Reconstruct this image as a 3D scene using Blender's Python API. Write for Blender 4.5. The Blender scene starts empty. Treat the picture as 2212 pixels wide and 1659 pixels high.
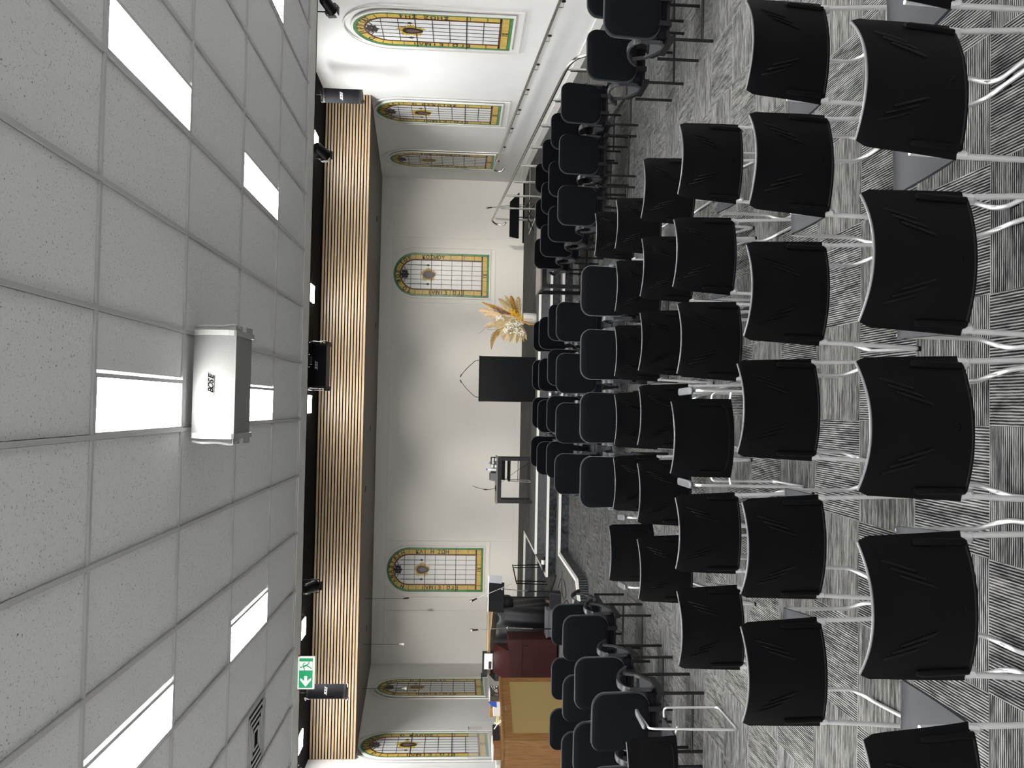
import bpy, math, random
from mathutils import Vector, Matrix
random.seed(7)
R = math.radians
scene = bpy.context.scene
COL = scene.collection

# ------------------------------------------------------------------ camera, world, exposure
F_PX, PITCH, ROLL, YAW, CAM_Z = 1754.8, .06398, .02098, -.02734, 2.0
right = Vector((math.cos(YAW), math.sin(YAW), 0)); fwd0 = Vector((-math.sin(YAW), math.cos(YAW), 0)); up0 = Vector((0, 0, 1))
fwd = fwd0 * math.cos(PITCH) - up0 * math.sin(PITCH)
up1 = up0 * math.cos(PITCH) + fwd0 * math.sin(PITCH)
r3 = right * math.cos(ROLL) + up1 * math.sin(ROLL)
u3 = up1 * math.cos(ROLL) - right * math.sin(ROLL)
# the photograph is stored turned on its side: image right = world down, image up = world right
cx, cy, cz = -u3, r3, -fwd
cam_d = bpy.data.cameras.new('camera')
cam = bpy.data.objects.new('camera', cam_d); COL.objects.link(cam)
cam.matrix_world = Matrix(((cx.x, cy.x, cz.x, 0), (cx.y, cy.y, cz.y, 0), (cx.z, cy.z, cz.z, CAM_Z), (0, 0, 0, 1)))
cam_d.sensor_fit = 'HORIZONTAL'; cam_d.sensor_width = 36; cam_d.lens = 36 * F_PX / 2212
cam_d.clip_start = .05; cam_d.clip_end = 100
scene.camera = cam
w = bpy.data.worlds.new('world'); scene.world = w; w.use_nodes = True
w.node_tree.nodes['Background'].inputs[0].default_value = (.6, .62, .65, 1)
w.node_tree.nodes['Background'].inputs[1].default_value = .02
vs = scene.view_settings
vs.view_transform = 'Standard'; vs.look = 'None'; vs.gamma = 1; vs.use_curve_mapping = False
vs.exposure = 1.28
PANEL_EMIT = 30.0
SPOT_W = 430.0

# ------------------------------------------------------------------ materials
MATS = {}
def nodes_of(name):
    m = bpy.data.materials.new(name); m.use_nodes = True; MATS[name] = m
    nt = m.node_tree; b = nt.nodes['Principled BSDF']
    return m, nt, b
def setb(b, base=None, rough=None, metal=None, spec=None, sheen=None, emit=None, emit_s=None, trans=None, alpha=None, coat=None):
    I = b.inputs
    if base is not None: I['Base Color'].default_value = (*base, 1)
    if rough is not None: I['Roughness'].default_value = rough
    if metal is not None: I['Metallic'].default_value = metal
    if spec is not None: I['Specular IOR Level'].default_value = spec
    if sheen is not None: I['Sheen Weight'].default_value = sheen[0]; I['Sheen Roughness'].default_value = sheen[1]; I['Sheen Tint'].default_value = (*sheen[2], 1)
    if emit is not None: I['Emission Color'].default_value = (*emit, 1); I['Emission Strength'].default_value = emit_s
    if trans is not None: I['Transmission Weight'].default_value = trans
    if alpha is not None: I['Alpha'].default_value = alpha
    if coat is not None: I['Coat Weight'].default_value = coat
def mat(name, base, rough=.5, var=0, vscale=20, bump=0, bscale=200, stretch=(1, 1, 1), **k):
    m, nt, b = nodes_of(name); setb(b, base, rough, **k)
    N, L = nt.nodes, nt.links
    if var or bump:
        tc = N.new('ShaderNodeTexCoord'); mp = N.new('ShaderNodeMapping'); mp.inputs['Scale'].default_value = stretch
        L.new(tc.outputs['Object'], mp.inputs['Vector'])
    if var:
        n = N.new('ShaderNodeTexNoise'); n.inputs['Scale'].default_value = vscale; n.inputs['Detail'].default_value = 4
        L.new(mp.outputs[0], n.inputs['Vector'])
        r = N.new('ShaderNodeValToRGB'); e = r.color_ramp.elements
        e[0].position = .3; e[1].position = .7
        e[0].color = (*[c * (1 - var) for c in base], 1); e[1].color = (*[min(1, c * (1 + var)) for c in base], 1)
        L.new(n.outputs['Fac'], r.inputs[0]); L.new(r.outputs[0], b.inputs['Base Color'])
    if bump:
        n2 = N.new('ShaderNodeTexNoise'); n2.inputs['Scale'].default_value = bscale; n2.inputs['Detail'].default_value = 3
        L.new(mp.outputs[0], n2.inputs['Vector'])
        bp = N.new('ShaderNodeBump'); bp.inputs['Strength'].default_value = bump; bp.inputs['Distance'].default_value = .004
        L.new(n2.outputs['Fac'], bp.inputs['Height']); L.new(bp.outputs[0], b.inputs['Normal'])
    return m
def ramp(nt, stops):
    r = nt.nodes.new('ShaderNodeValToRGB'); e = r.color_ramp.elements
    while len(e) > 2: e.remove(e[-1])
    for i, (p, c) in enumerate(stops):
        x = e[i] if i < 2 else e.new(p)
        x.position = p; x.color = (*c, 1)
    return r
def carpet_mat(name, dark, mid, light, per=.0068, rand=True):
    m, nt, b = nodes_of(name); setb(b, mid, .95, spec=.1)
    N, L = nt.nodes, nt.links
    tc = N.new('ShaderNodeTexCoord'); vec = tc.outputs['Object']
    if rand:
        oi = N.new('ShaderNodeObjectInfo'); mul = N.new('ShaderNodeMath'); mul.operation = 'MULTIPLY'; mul.inputs[1].default_value = 37.0
        L.new(oi.outputs['Random'], mul.inputs[0])
        cb = N.new('ShaderNodeCombineXYZ'); L.new(mul.outputs[0], cb.inputs[0]); L.new(mul.outputs[0], cb.inputs[2])
        ad = N.new('ShaderNodeVectorMath'); L.new(vec, ad.inputs[0]); L.new(cb.outputs[0], ad.inputs[1]); vec = ad.outputs[0]
    mp = N.new('ShaderNodeMapping'); mp.inputs['Scale'].default_value = (14, 88, 14); L.new(vec, mp.inputs[0])
    n1 = N.new('ShaderNodeTexNoise'); n1.inputs['Scale'].default_value = 1; n1.inputs['Detail'].default_value = 2; L.new(mp.outputs[0], n1.inputs['Vector'])
    wv = N.new('ShaderNodeTexWave'); wv.bands_direction = 'Y'; wv.inputs['Scale'].default_value = .314159 / per
    wv.inputs['Distortion'].default_value = .6; wv.inputs['Detail'].default_value = 1; L.new(vec, wv.inputs['Vector'])
    n3 = N.new('ShaderNodeTexNoise'); n3.inputs['Scale'].default_value = 420; L.new(vec, n3.inputs['Vector'])
    mp4 = N.new('ShaderNodeMapping'); mp4.inputs['Scale'].default_value = (3.2, 26, 3.2); L.new(vec, mp4.inputs[0])
    n4 = N.new('ShaderNodeTexNoise'); n4.inputs['Scale'].default_value = 1; n4.inputs['Detail'].default_value = 1; L.new(mp4.outputs[0], n4.inputs['Vector'])
    def mix(a, fa, bb, fb):
        x = N.new('ShaderNodeMath'); x.operation = 'MULTIPLY'; x.inputs[1].default_value = fa; L.new(a, x.inputs[0])
        y = N.new('ShaderNodeMath'); y.operation = 'MULTIPLY_ADD'; y.inputs[1].default_value = fb; L.new(bb, y.inputs[0]); L.new(x.outputs[0], y.inputs[2])
        return y.outputs[0]
    s = mix(wv.outputs['Fac'], .38, n1.outputs['Fac'], .5); s = mix(s, 1, n3.outputs['Fac'], .16); s = mix(s, 1, n4.outputs['Fac'], .36)
    rp = ramp(nt, [(.50, dark), (.68, mid), (.92, light)]); L.new(s, rp.inputs[0]); L.new(rp.outputs[0], b.inputs['Base Color'])
    bp = N.new('ShaderNodeBump'); bp.inputs['Strength'].default_value = .5; bp.inputs['Distance'].default_value = .003
    L.new(s, bp.inputs['Height']); L.new(bp.outputs[0], b.inputs['Normal'])
    return m
carpet_mat('carpet', (.002, .0023, .003), (.034, .034, .035), (.215, .212, .203), per=.0115)
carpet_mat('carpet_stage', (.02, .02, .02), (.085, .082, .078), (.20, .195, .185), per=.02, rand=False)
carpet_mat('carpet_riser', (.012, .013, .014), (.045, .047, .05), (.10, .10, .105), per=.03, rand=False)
def tile_mat():
    m, nt, b = nodes_of('ceiling_tile'); setb(b, (.62, .62, .60), .9, spec=.1); N, L = nt.nodes, nt.links
    tc = N.new('ShaderNodeTexCoord'); oi = N.new('ShaderNodeObjectInfo'); ad = N.new('ShaderNodeVectorMath')
    ml = N.new('ShaderNodeMath'); ml.operation = 'MULTIPLY'; ml.inputs[1].default_value = 19; L.new(oi.outputs['Random'], ml.inputs[0])
    L.new(tc.outputs['Object'], ad.inputs[0]); L.new(ml.outputs[0], ad.inputs[1])
    n = N.new('ShaderNodeTexNoise'); n.inputs['Scale'].default_value = 95; n.inputs['Detail'].default_value = 2; n.inputs['Roughness'].default_value = .6; L.new(ad.outputs[0], n.inputs['Vector'])
    n2 = N.new('ShaderNodeTexNoise'); n2.inputs['Scale'].default_value = 400; L.new(ad.outputs[0], n2.inputs['Vector'])
    sm = N.new('ShaderNodeMath'); sm.operation = 'MULTIPLY_ADD'; sm.inputs[1].default_value = .15; L.new(n2.outputs['Fac'], sm.inputs[0]); L.new(n.outputs['Fac'], sm.inputs[2])
    rp = ramp(nt, [(.37, (.09, .09, .092)), (.415, (.57, .57, .575)), (.7, (.62, .62, .625))]); L.new(sm.outputs[0], rp.inputs[0]); L.new(rp.outputs[0], b.inputs['Base Color'])
tile_mat()
def wood_mat(name, a, c, scale=3, stretch=(1, 14, 14), rough=.45):
    m, nt, b = nodes_of(name); setb(b, a, rough); N, L = nt.nodes, nt.links
    tc = N.new('ShaderNodeTexCoord'); oi = N.new('ShaderNodeObjectInfo'); ad = N.new('ShaderNodeVectorMath')
    ml = N.new('ShaderNodeMath'); ml.operation = 'MULTIPLY'; ml.inputs[1].default_value = 23; L.new(oi.outputs['Random'], ml.inputs[0])
    L.new(tc.outputs['Object'], ad.inputs[0]); L.new(ml.outputs[0], ad.inputs[1])
    mp = N.new('ShaderNodeMapping'); mp.inputs['Scale'].default_value = stretch; L.new(ad.outputs[0], mp.inputs[0])
    n = N.new('ShaderNodeTexNoise'); n.inputs['Scale'].default_value = scale; n.inputs['Detail'].default_value = 5; n.inputs['Distortion'].default_value = 1.2; L.new(mp.outputs[0], n.inputs['Vector'])
    rp = ramp(nt, [(.35, a), (.65, c)]); L.new(n.outputs['Fac'], rp.inputs[0]); L.new(rp.outputs[0], b.inputs['Base Color'])
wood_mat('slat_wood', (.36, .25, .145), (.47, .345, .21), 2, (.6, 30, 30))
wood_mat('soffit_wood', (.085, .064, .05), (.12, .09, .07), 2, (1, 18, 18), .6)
wood_mat('oak', (.17, .075, .018), (.26, .125, .036), 2.5, (14, 14, 1.2))
wood_mat('mahogany', (.028, .0045, .004), (.046, .008, .007), 2.5, (20, 20, 1.2), .4)
wood_mat('pale_wood', (.50, .36, .20), (.60, .44, .26), 2, (1.2, 14, 14))
mat('wall_paint', (.83, .83, .82), .75, var=.015, vscale=3, bump=.05, bscale=150)
mat('back_wall_paint', (.84, .83, .795), .7, bump=.04, bscale=150)
mat('trim_white', (.84, .83, .79), .5)
mat('tee_white', (.40, .40, .40), .5)
mat('border_white', (.56, .56, .535), .6)
mat('black_paint', (.004, .004, .005), .9, spec=.1)
mat('shell_plastic', (.0008, .0009, .0013), .48, bump=.06, bscale=900, spec=.13)
mat('edge_highlight', (.055, .057, .06), .35)  # paler than the shell: highlight from the ceiling panels put into the colour
mat('seat_plastic', (.011, .0118, .0145), .5, bump=.06, bscale=900, spec=.3)
mat('slot_black', (.0008, .0008, .001), .24, spec=.28)
mat('chrome', (.70, .70, .71), .3, metal=.82)
mat('steel', (.62, .61, .58), .25, metal=1)
mat('black_metal', (.003, .003, .004), .4, spec=.3)
mat('fabric', (.002, .0023, .0035), .9, var=.3, vscale=300, bump=.25, bscale=700, spec=.1, sheen=(.03, .3, (.85, .9, 1)))
mat('fabric_lit_edge', (.011, .0115, .0135), .9, var=.3, vscale=60, bump=.3, bscale=500, spec=.1, sheen=(.3, .3, (.9, .95, 1)))  # paler than the cushion face: light from above put into the colour
mat('arm_plastic', (.016, .017, .019), .4)
mat('web_plastic', (.06, .063, .067), .4)
mat('paper', (.88, .88, .86), .7)
mat('white_plastic', (.85, .85, .82), .35)
mat('grille_white', (.125, .125, .12), .7, var=.14, vscale=260, spec=.2)
mat('spk_white', (.27, .27, .26), .5, spec=.3)
mat('spk_grey', (.17, .17, .168), .5)
mat('black_plastic', (.006, .006, .008), .5, bump=.08, bscale=500)
mat('grille_black', (.006, .006, .009), .6, var=.5, vscale=400, spec=.2)
mat('ink', (.02, .02, .02), .6)
mat('logo_white', (.85, .85, .86), .4)
mat('logo_dark', (.002, .002, .002), .9, spec=0)
mat('logo_grey', (.12, .12, .12), .5)
mat('glass_green', (.06, .24, .085), .3, var=.22, vscale=9)
mat('glass_yellow', (.64, .45, .09), .35, var=.12, vscale=12)
mat('glass_brown', (.10, .025, .008), .4, var=.3, vscale=10)
mat('glass_white', (.80, .81, .80), .25, var=.03, vscale=30)
mat('lead', (.012, .012, .013), .5)
mat('glow_gold', (.48, .31, .02), .4, var=.35, vscale=26)
mat('heart_dark', (.012, .010, .012), .35)
mat('heart_rose', (.13, .075, .07), .4)
mat('grape', (.035, .012, .02), .3)
mat('leaf_dark', (.02, .025, .012), .5)
mat('black_cover', (.007, .007, .009), .42, bump=.3, bscale=9)
mat('grey_case', (.13, .13, .14), .5)
mat('organ_cloth', (.29, .20, .072), .9, var=.22, vscale=60, stretch=(2, 2, 14), bump=.3, bscale=220)
mat('table_black', (.008, .008, .010), .45, spec=.4)
mat('table_top', (.16, .145, .125), .35)
mat('lectern_black', (.002, .0024, .0034), .6, spec=.15)
mat('lectern_side', (.03, .03, .029), .5)
mat('vase', (.72, .70, .66), .4)
mat('vase_drip', (.55, .25, .03), .4)
mat('pampas', (.72, .56, .36), .95, var=.15, vscale=60)
mat('palm', (.55, .43, .23), .8, var=.2, vscale=40)
mat('gold_grass', (.42, .22, .03), .8)
mat('brown_leaf', (.12, .055, .03), .7)
mat('rust_leaf', (.35, .13, .04), .7)
mat('white_flower', (.86, .82, .72), .8)
mat('yellow_flower', (.72, .40, .02), .8)
mat('grey_sheet', (.33, .34, .36), .6)
mat('blue', (.05, .12, .55), .5)
mat('yellow_paper', (.85, .72, .15), .6)
mat('cardboard', (.38, .19, .06), .7)
mat('label_white', (.8, .8, .8), .5)
mat('clear_plastic', (.95, .96, .96), .08, trans=1, alpha=.28)
mat('red_led', (.5, .03, .03), .4)
mat('panel_light', (1, 1, 1), .5, emit=(1, 1, .995), emit_s=PANEL_EMIT)
mat('sign_white', (.3, .3, .3), .5, emit=(1, 1, .97), emit_s=.30)
mat('sign_green', (.005, .10, .045), .5, emit=(.012, .50, .19), emit_s=.26)
mat('lens_glow', (1, .9, .7), .5, emit=(1, .85, .62), emit_s=1.5)

# ------------------------------------------------------------------ mesh helpers
class MB:
    def __init__(s): s.v = []; s.f = []
    def add(s, vs, fs):
        o = len(s.v); s.v += [tuple(p) for p in vs]; s.f += [tuple(i + o for i in f) for f in fs]; return s
    def box(s, x0, x1, y0, y1, z0, z1, M=None):
        vs = [Vector((x, y, z)) for x in (x0, x1) for y in (y0, y1) for z in (z0, z1)]
        if M is not None: vs = [M @ p for p in vs]
        return s.add(vs, [(0, 1, 3, 2), (4, 6, 7, 5), (0, 4, 5, 1), (2, 3, 7, 6), (0, 2, 6, 4), (1, 5, 7, 3)])
    def bar(s, a, b, wx, wy, upv=(0, 0, 1)):
        a, b = Vector(a), Vector(b); d = (b - a).normalized(); u = Vector(upv)
        if abs(d.dot(u)) > .98: u = Vector((0, 1, 0))
        x = d.cross(u).normalized() * wx / 2; y = x.cross(d).normalized() * wy / 2
        vs = [p + sx * x + sy * y for p in (a, b) for sx, sy in ((-1, -1), (1, -1), (1, 1), (-1, 1))]
        return s.add(vs, [(3, 2, 1, 0), (4, 5, 6, 7), (0, 1, 5, 4), (1, 2, 6, 5), (2, 3, 7, 6), (3, 0, 4, 7)])
    def tube(s, pts, r, n=8, closed=False):
        P = [Vector(p) for p in pts]; m = len(P); rs = r if isinstance(r, (list, tuple)) else [r] * m
        T = []
        for i in range(m):
            a = P[(i - 1) % m] if (i > 0 or closed) else P[i]; b = P[(i + 1) % m] if (i < m - 1 or closed) else P[i]
            T.append((b - a).normalized())
        nrm = T[0].orthogonal().normalized(); vs = []
        for i in range(m):
            nrm = (nrm - T[i] * nrm.dot(T[i])).normalized(); bn = T[i].cross(nrm)
            vs += [P[i] + (nrm * math.cos(2 * math.pi * k / n) + bn * math.sin(2 * math.pi * k / n)) * rs[i] for k in range(n)]
        fs = []
        for i in range(m if closed else m - 1):
            j = (i + 1) % m
            fs += [(i * n + k, i * n + (k + 1) % n, j * n + (k + 1) % n, j * n + k) for k in range(n)]
        if not closed: fs += [tuple(range(n - 1, -1, -1)), tuple((m - 1) * n + k for k in range(n))]
        return s.add(vs, fs)
    def prism(s, poly, f0, f1):
        """poly: 2D points; f0/f1 map (x,y)->3D for both caps"""
        n = len(poly); vs = [f0(*p) for p in poly] + [f1(*p) for p in poly]
        return s.add(vs, [tuple(range(n - 1, -1, -1)), tuple(range(n, 2 * n))] + [(i, (i + 1) % n, n + (i + 1) % n, n + i) for i in range(n)])
    def slab(s, poly, z0, z1): return s.prism(poly, lambda x, y: (x, y, z0), lambda x, y: (x, y, z1))
    def plate(s, poly, y0, y1): return s.prism(poly, lambda x, z: (x, y0, z), lambda x, z: (x, y1, z))
    def lathe(s, prof, n=16, c=(0, 0, 0), M=None):
        vs = []
        for r, z in prof:
            vs += [Vector((r * math.cos(2 * math.pi * k / n), r * math.sin(2 * math.pi * k / n), z)) for k in range(n)]
        if M is not None: vs = [M @ p for p in vs]
        vs = [p + Vector(c) for p in vs]
        fs = []
        for i in range(len(prof) - 1): fs += [(i * n + k, i * n + (k + 1) % n, (i + 1) * n + (k + 1) % n, (i + 1) * n + k) for k in range(n)]
        fs += [tuple(range(n - 1, -1, -1)), tuple((len(prof) - 1) * n + k for k in range(n))]
        return s.add(vs, fs)
    def ball(s, c, r, n=6, m=5, sc=(1, 1, 1)):
        prof = [(max(1e-4, r * math.sin(math.pi * i / m)), -r * math.cos(math.pi * i / m)) for i in range(m + 1)]
        return s.lathe(prof, n, c, Matrix.Diagonal((*sc,)).to_4x4())
    def shell(s, fn, nu, nv, th):
        """thin curved sheet fn(u,v), u,v in 0..1, thickness th along its normal"""
        P = [[Vector(fn(i / nu, j / nv)) for j in range(nv + 1)] for i in range(nu + 1)]
        vs = []
        for sgn in (0, 1):
            for i in range(nu + 1):
                for j in range(nv + 1):
                    du = P[min(i + 1, nu)][j] - P[max(i - 1, 0)][j]; dv = P[i][min(j + 1, nv)] - P[i][max(j - 1, 0)]
                    vs.append(P[i][j] + du.cross(dv).normalized() * th * sgn)
        W = nv + 1; K = (nu + 1) * W; fs = []
        for i in range(nu):
            for j in range(nv):
                a, b, c, d = i * W + j, (i + 1) * W + j, (i + 1) * W + j + 1, i * W + j + 1
                fs += [(d, c, b, a), (a + K, b + K, c + K, d + K)]
        rim = [i * W for i in range(nu + 1)] + [nu * W + j for j in range(1, nv + 1)] + [i * W + nv for i in range(nu - 1, -1, -1)] + [j for j in range(nv - 1, 0, -1)]
        for k in range(len(rim)):
            a, b = rim[k], rim[(k + 1) % len(rim)]; fs.append((a, b, b + K, a + K))
        return s.add(vs, fs)
    def pillow(s, outline, mapf, th, soft=.16):
        """rounded cushion: 2D outline, mapf(x,y,d) -> 3D, d across the thickness"""
        n = len(outline); rings = [(1 - soft * 1.6, -.5), (1 - soft * .75, -.48), (1 - soft * .2, -.38), (1, -.12), (1, .12), (1 - soft * .2, .38), (1 - soft * .75, .48), (1 - soft * 1.6, .5)]
        cx_ = sum(p[0] for p in outline) / n; cy_ = sum(p[1] for p in outline) / n
        vs = []
        for k, d in rings: vs += [mapf(cx_ + (x - cx_) * k, cy_ + (y - cy_) * k, d * th) for x, y in outline]
        vs += [mapf(cx_, cy_, -.52 * th), mapf(cx_, cy_, .52 * th)]
        fs = []
        for i in range(len(rings) - 1): fs += [(i * n + k, i * n + (k + 1) % n, (i + 1) * n + (k + 1) % n, (i + 1) * n + k) for k in range(n)]
        b = len(rings) * n
        fs += [(b, (k + 1) % n, k) for k in range(n)] + [(b + 1, b - n + k, b - n + (k + 1) % n) for k in range(n)]
        return s.add(vs, fs)
    def band(s, outline, mapf, th, w=.30, k=1.004):
        n = len(outline); cx_ = sum(p[0] for p in outline) / n; cy_ = sum(p[1] for p in outline) / n; vs = []; rg = [(k - .02, -w), (k, -w * .4), (k, w * .4), (k - .02, w)]
        for kk, d in rg: vs += [mapf(cx_ + (x - cx_) * kk, cy_ + (y - cy_) * kk, d * th) for x, y in outline]
        return s.add(vs, [(i * n + q, i * n + (q + 1) % n, (i + 1) * n + (q + 1) % n, (i + 1) * n + q) for i in range(3) for q in range(n)] + [(3 * n + q, 3 * n + (q + 1) % n, (q + 1) % n, q) for q in range(n)])
    def mesh(s, name, m, smooth=False):
        me = bpy.data.meshes.new(name); me.from_pydata(s.v, [], s.f); me.update()
        me.materials.append(MATS[m])
        if smooth:
            me.polygons.foreach_set('use_smooth', [True] * len(me.polygons))
            try: me.set_sharp_from_angle(angle=R(38))
            except Exception: pass
        return me
    def build(s, name, m, parent=None, smooth=False, **k): return put(name, s.mesh(name, m, smooth), parent, **k)
def put(name, me, parent=None, loc=None, rotz=0, label=None, cat=None, group=None, kind=None):
    o = bpy.data.objects.new(name, me); COL.objects.link(o)
    if parent is not None: o.parent = parent
    if loc is not None: o.location = loc
    if rotz: o.rotation_euler = (0, 0, rotz)
    if label: o['label'] = label
    if cat: o['category'] = cat
    if group: o['group'] = group
    if kind: o['kind'] = kind
    return o
def thing(name, label, cat, loc=(0, 0, 0), rotz=0, group=None): return put(name, None, None, loc, rotz, label, cat, group)
def arc(cx_, cy_, r, a0, a1, n): return [(cx_ + r * math.cos(R(a0 + (a1 - a0) * i / n)), cy_ + r * math.sin(R(a0 + (a1 - a0) * i / n))) for i in range(n + 1)]
def rrect(x0, x1, y0, y1, rb, rt, n=5):
    return arc(x1 - rb, y0 + rb, rb, -90, 0, n) + arc(x1 - rt, y1 - rt, rt, 0, 90, n) + arc(x0 + rt, y1 - rt, rt, 90, 180, n) + arc(x0 + rb, y0 + rb, rb, 180, 270, n)
def smooth_path(pts, r=.03, n=4):
    P = [Vector(p) for p in pts]; out = [P[0]]
    for i in range(1, len(P) - 1):
        a, b, c = P[i - 1], P[i], P[i + 1]; k = min(r, (a - b).length * .45, (c - b).length * .45)
        p, q = b + (a - b).normalized() * k, b + (c - b).normalized() * k
        for j in range(n + 1):
            t = j / n; out.append(p * (1 - t) ** 2 + b * 2 * t * (1 - t) + q * t * t)
    return out + [P[-1]]
GLY = {}
def glyph(ch):
    if ch not in GLY:
        c = bpy.data.curves.new('glyph', 'FONT'); c.body = ch; c.size = 1; c.align_x = 'CENTER'; c.resolution_u = 3; c.offset = .022
        o = bpy.data.objects.new('glyph', c); COL.objects.link(o)
        dg = bpy.context.evaluated_depsgraph_get()
        me = bpy.data.meshes.new_from_object(o.evaluated_get(dg))
        GLY[ch] = ([tuple(v.co) for v in me.vertices], [tuple(p.vertices) for p in me.polygons])
        bpy.data.objects.remove(o); bpy.data.curves.remove(c); bpy.data.meshes.remove(me)
    return GLY[ch]
def lay_text(mb, items, f):
    """items: (char, x, y, angle, size, shear); f maps the 2D text plane into 3D"""
    for ch, x, y, a, sz, sh in items:
        vs, fs = glyph(ch); ca, sa = math.cos(a), math.sin(a); out = []
        for p in vs:
            px, py = (p[0] + sh * p[1]) * sz, p[1] * sz
            out.append(f(x + px * ca - py * sa, y + px * sa + py * ca))
        mb.add(out, fs)

# ------------------------------------------------------------------ the room
XR, XL, YB, YN = 5.4, -6.1, 19.4, -4.6
ZC, ZR = 3.675, 4.45
Y_EDGE = 9.1; GX0 = -.181
floor = MB().box(XL, XR, YN, 15, -.12, -.008).build('floor', 'black_paint', kind='structure')
tile_me = MB().box(-.2493, .2493, -.2493, .2493, -.008, 0).mesh('carpet_tile', 'carpet')
tiles = []
for i in range(-13, 11):
    for j in range(-10, 24):
        x, y = -.04 + .5 * i + .25, 2.95 + .5 * j + .25
        if x - .25 < XL - .3 or x + .25 > XR + .3 or y > 14.8 or (x > 3.9 and y > 9.5): continue
        if x < -2.9 and y > 11.4: continue
        tiles.append((x, y, (i + j) % 2))
def visible(x, y): return y > 2.2 and abs(x / y - .027) < .55
tiles.sort(key=lambda t: (not visible(t[0], t[1]), t[0] ** 2 + t[1] ** 2))
for x, y, q in tiles[:300]:
    o = put('carpet_tile', tile_me, floor, (x, y, 0), math.pi / 2 * q + (math.pi if random.random() < .5 else 0))
for q in (0, 1):
    mb = MB()
    for x, y, k in tiles[300:]:
        if k == q: mb.box(x - .2493, x + .2493, y - .2493, y + .2493, -.008, 0) if q == 0 else mb.box(y - .2493, y + .2493, -x - .2493, -x + .2493, -.008, 0)
    o = mb.build('carpet_tiles', 'carpet', floor, kind='stuff')
    if q: o.rotation_euler = (0, 0, math.pi / 2)

MB().box(XR, XR + .15, YN, YB + .2, -.1, 4.7).build('wall_right', 'wall_paint', kind='structure')
MB().box(XL - .15, XL, YN, YB + .2, -.1, 4.7).build('wall_left', 'wall_paint', kind='structure')
MB().box(XL, XR, YN - .15, YN, -.1, 4).build('wall_front', 'wall_paint', kind='structure')
wb = MB().box(XL, XR, YB, YB + .15, .3, 4.6).build('wall_back', 'back_wall_paint', kind='structure')
px = [5.36, 3.98, -.763, -3.21, -4.85, -6.07]
for a, b in zip(px, px[1:]):
    MB().box(b + .008, a - .008, YB - .016, YB + .01, .665, 3.655).build('panel', 'back_wall_paint', wb)
MB().box(XL, XR, YB - .05, YB + .01, 3.665, 3.79).build('cornice_board', 'back_wall_paint', wb)
MB().box(XL, 3.92, YB - .03, YB + .01, .54, .655).build('baseboard_back', 'trim_white', kind='structure')
MB().box(3.92, XR, YB - .03, YB + .01, .54, .575).build('baseboard_ramp_landing', 'black_paint', kind='structure')

# suspended ceiling: backing slab, tees, tiles
ceil = MB().box(XL, XR, YN, 8.7, 3.72, 3.8).box(XL, XR, 8.62, Y_EDGE, 3.70, 3.76).build('ceiling', 'border_white', kind='structure')
MB().box(XL, XR, 8.72, Y_EDGE, ZC, 3.71).box(XL, XR, Y_EDGE - .04, Y_EDGE, ZC, ZR + .1).build('trim_1', 'border_white', kind='structure')
DY = [2.652 + 1.2 * j for j in range(-6, 6)]            # cross tees
DX = [GX0 + .6 * n for n in range(-9, 10)]              # runner tees
ctile = MB().box(-.285, .285, -.585, .585, .012, .04).mesh('ceiling_tile', 'ceiling_tile')
half_tile = MB().box(-.135, .135, -.585, .585, .012, .04).mesh('ceiling_tile', 'ceiling_tile')
square_tile = MB().box(-.285, .285, -.285, .285, .012, .04).mesh('ceiling_tile', 'ceiling_tile')
for y in DY[1:]: MB().box(XL, XR, y - .012, y + .012, ZC, ZC + .04).build('cross_tee', 'tee_white', ceil)
for x in DX: MB().box(x - .012, x + .012, YN, 8.72, ZC - .001, ZC + .04).build('runner_tee', 'tee_white', ceil)
LIGHT_X = [GX0 + 1.8 * k for k in (-3, -2, -1, 0, 1, 2)]
light_rows = [j for j in range(len(DY) - 1) if (j - 7) % 2 == 0]
frame_me = MB().box(.012, .022, .012, 1.188, 0, .02).box(.278, .3, .012, 1.188, -.001, .02).box(.012, .29, .012, .024, 0, .02).box(.012, .29, 1.176, 1.188, 0, .02).mesh('frame', 'tee_white')
diff_me = MB().box(.022, .278, .024, 1.176, .004, .014).mesh('diffuser', 'panel_light')
ORD = ['first', 'second', 'third', 'fourth', 'fifth', 'sixth', 'seventh', 'eighth']
VENTS = [(-3.181, 6.252), (3.419, 6.252)]
def near(a, b): return abs(a - b) < .05
nrow = 0
for j in range(len(DY) - 1):
    y = DY[j]
    is_light = (j - 7) % 2 == 0
    if is_light: nrow += 1
    for x in DX[:-1] + [DX[-1]]:
        if x + .6 > XR + .3: continue
        lit = is_light and any(near(x, a) for a in LIGHT_X)
        vent = any(near(x, a) and near(y, b) for a, b in VENTS)
        if lit:
            ridx = len(light_rows) - light_rows.index(j); cidx = 6 - [i for i, a in enumerate(LIGHT_X) if near(x, a)][0]
            t = thing('ceiling_light', 'lit white ceiling panel, %s row from slatted bulkhead, %s from handrail wall' % (ORD[ridx - 1], ORD[cidx - 1]), 'light', (x, y, ZC), 0, 'recessed ceiling panels')
            put('frame', frame_me, t); put('diffuser', diff_me, t)
            if y > -1.3: put('ceiling_tile', half_tile, ceil, (x + .45, y + .6, ZC))
        elif vent:
            put('ceiling_tile', square_tile, ceil, (x + .3, y + .3, ZC))
        elif y > -1.3: put('ceiling_tile', ctile, ceil, (x + .3, y + .6, ZC))
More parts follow.
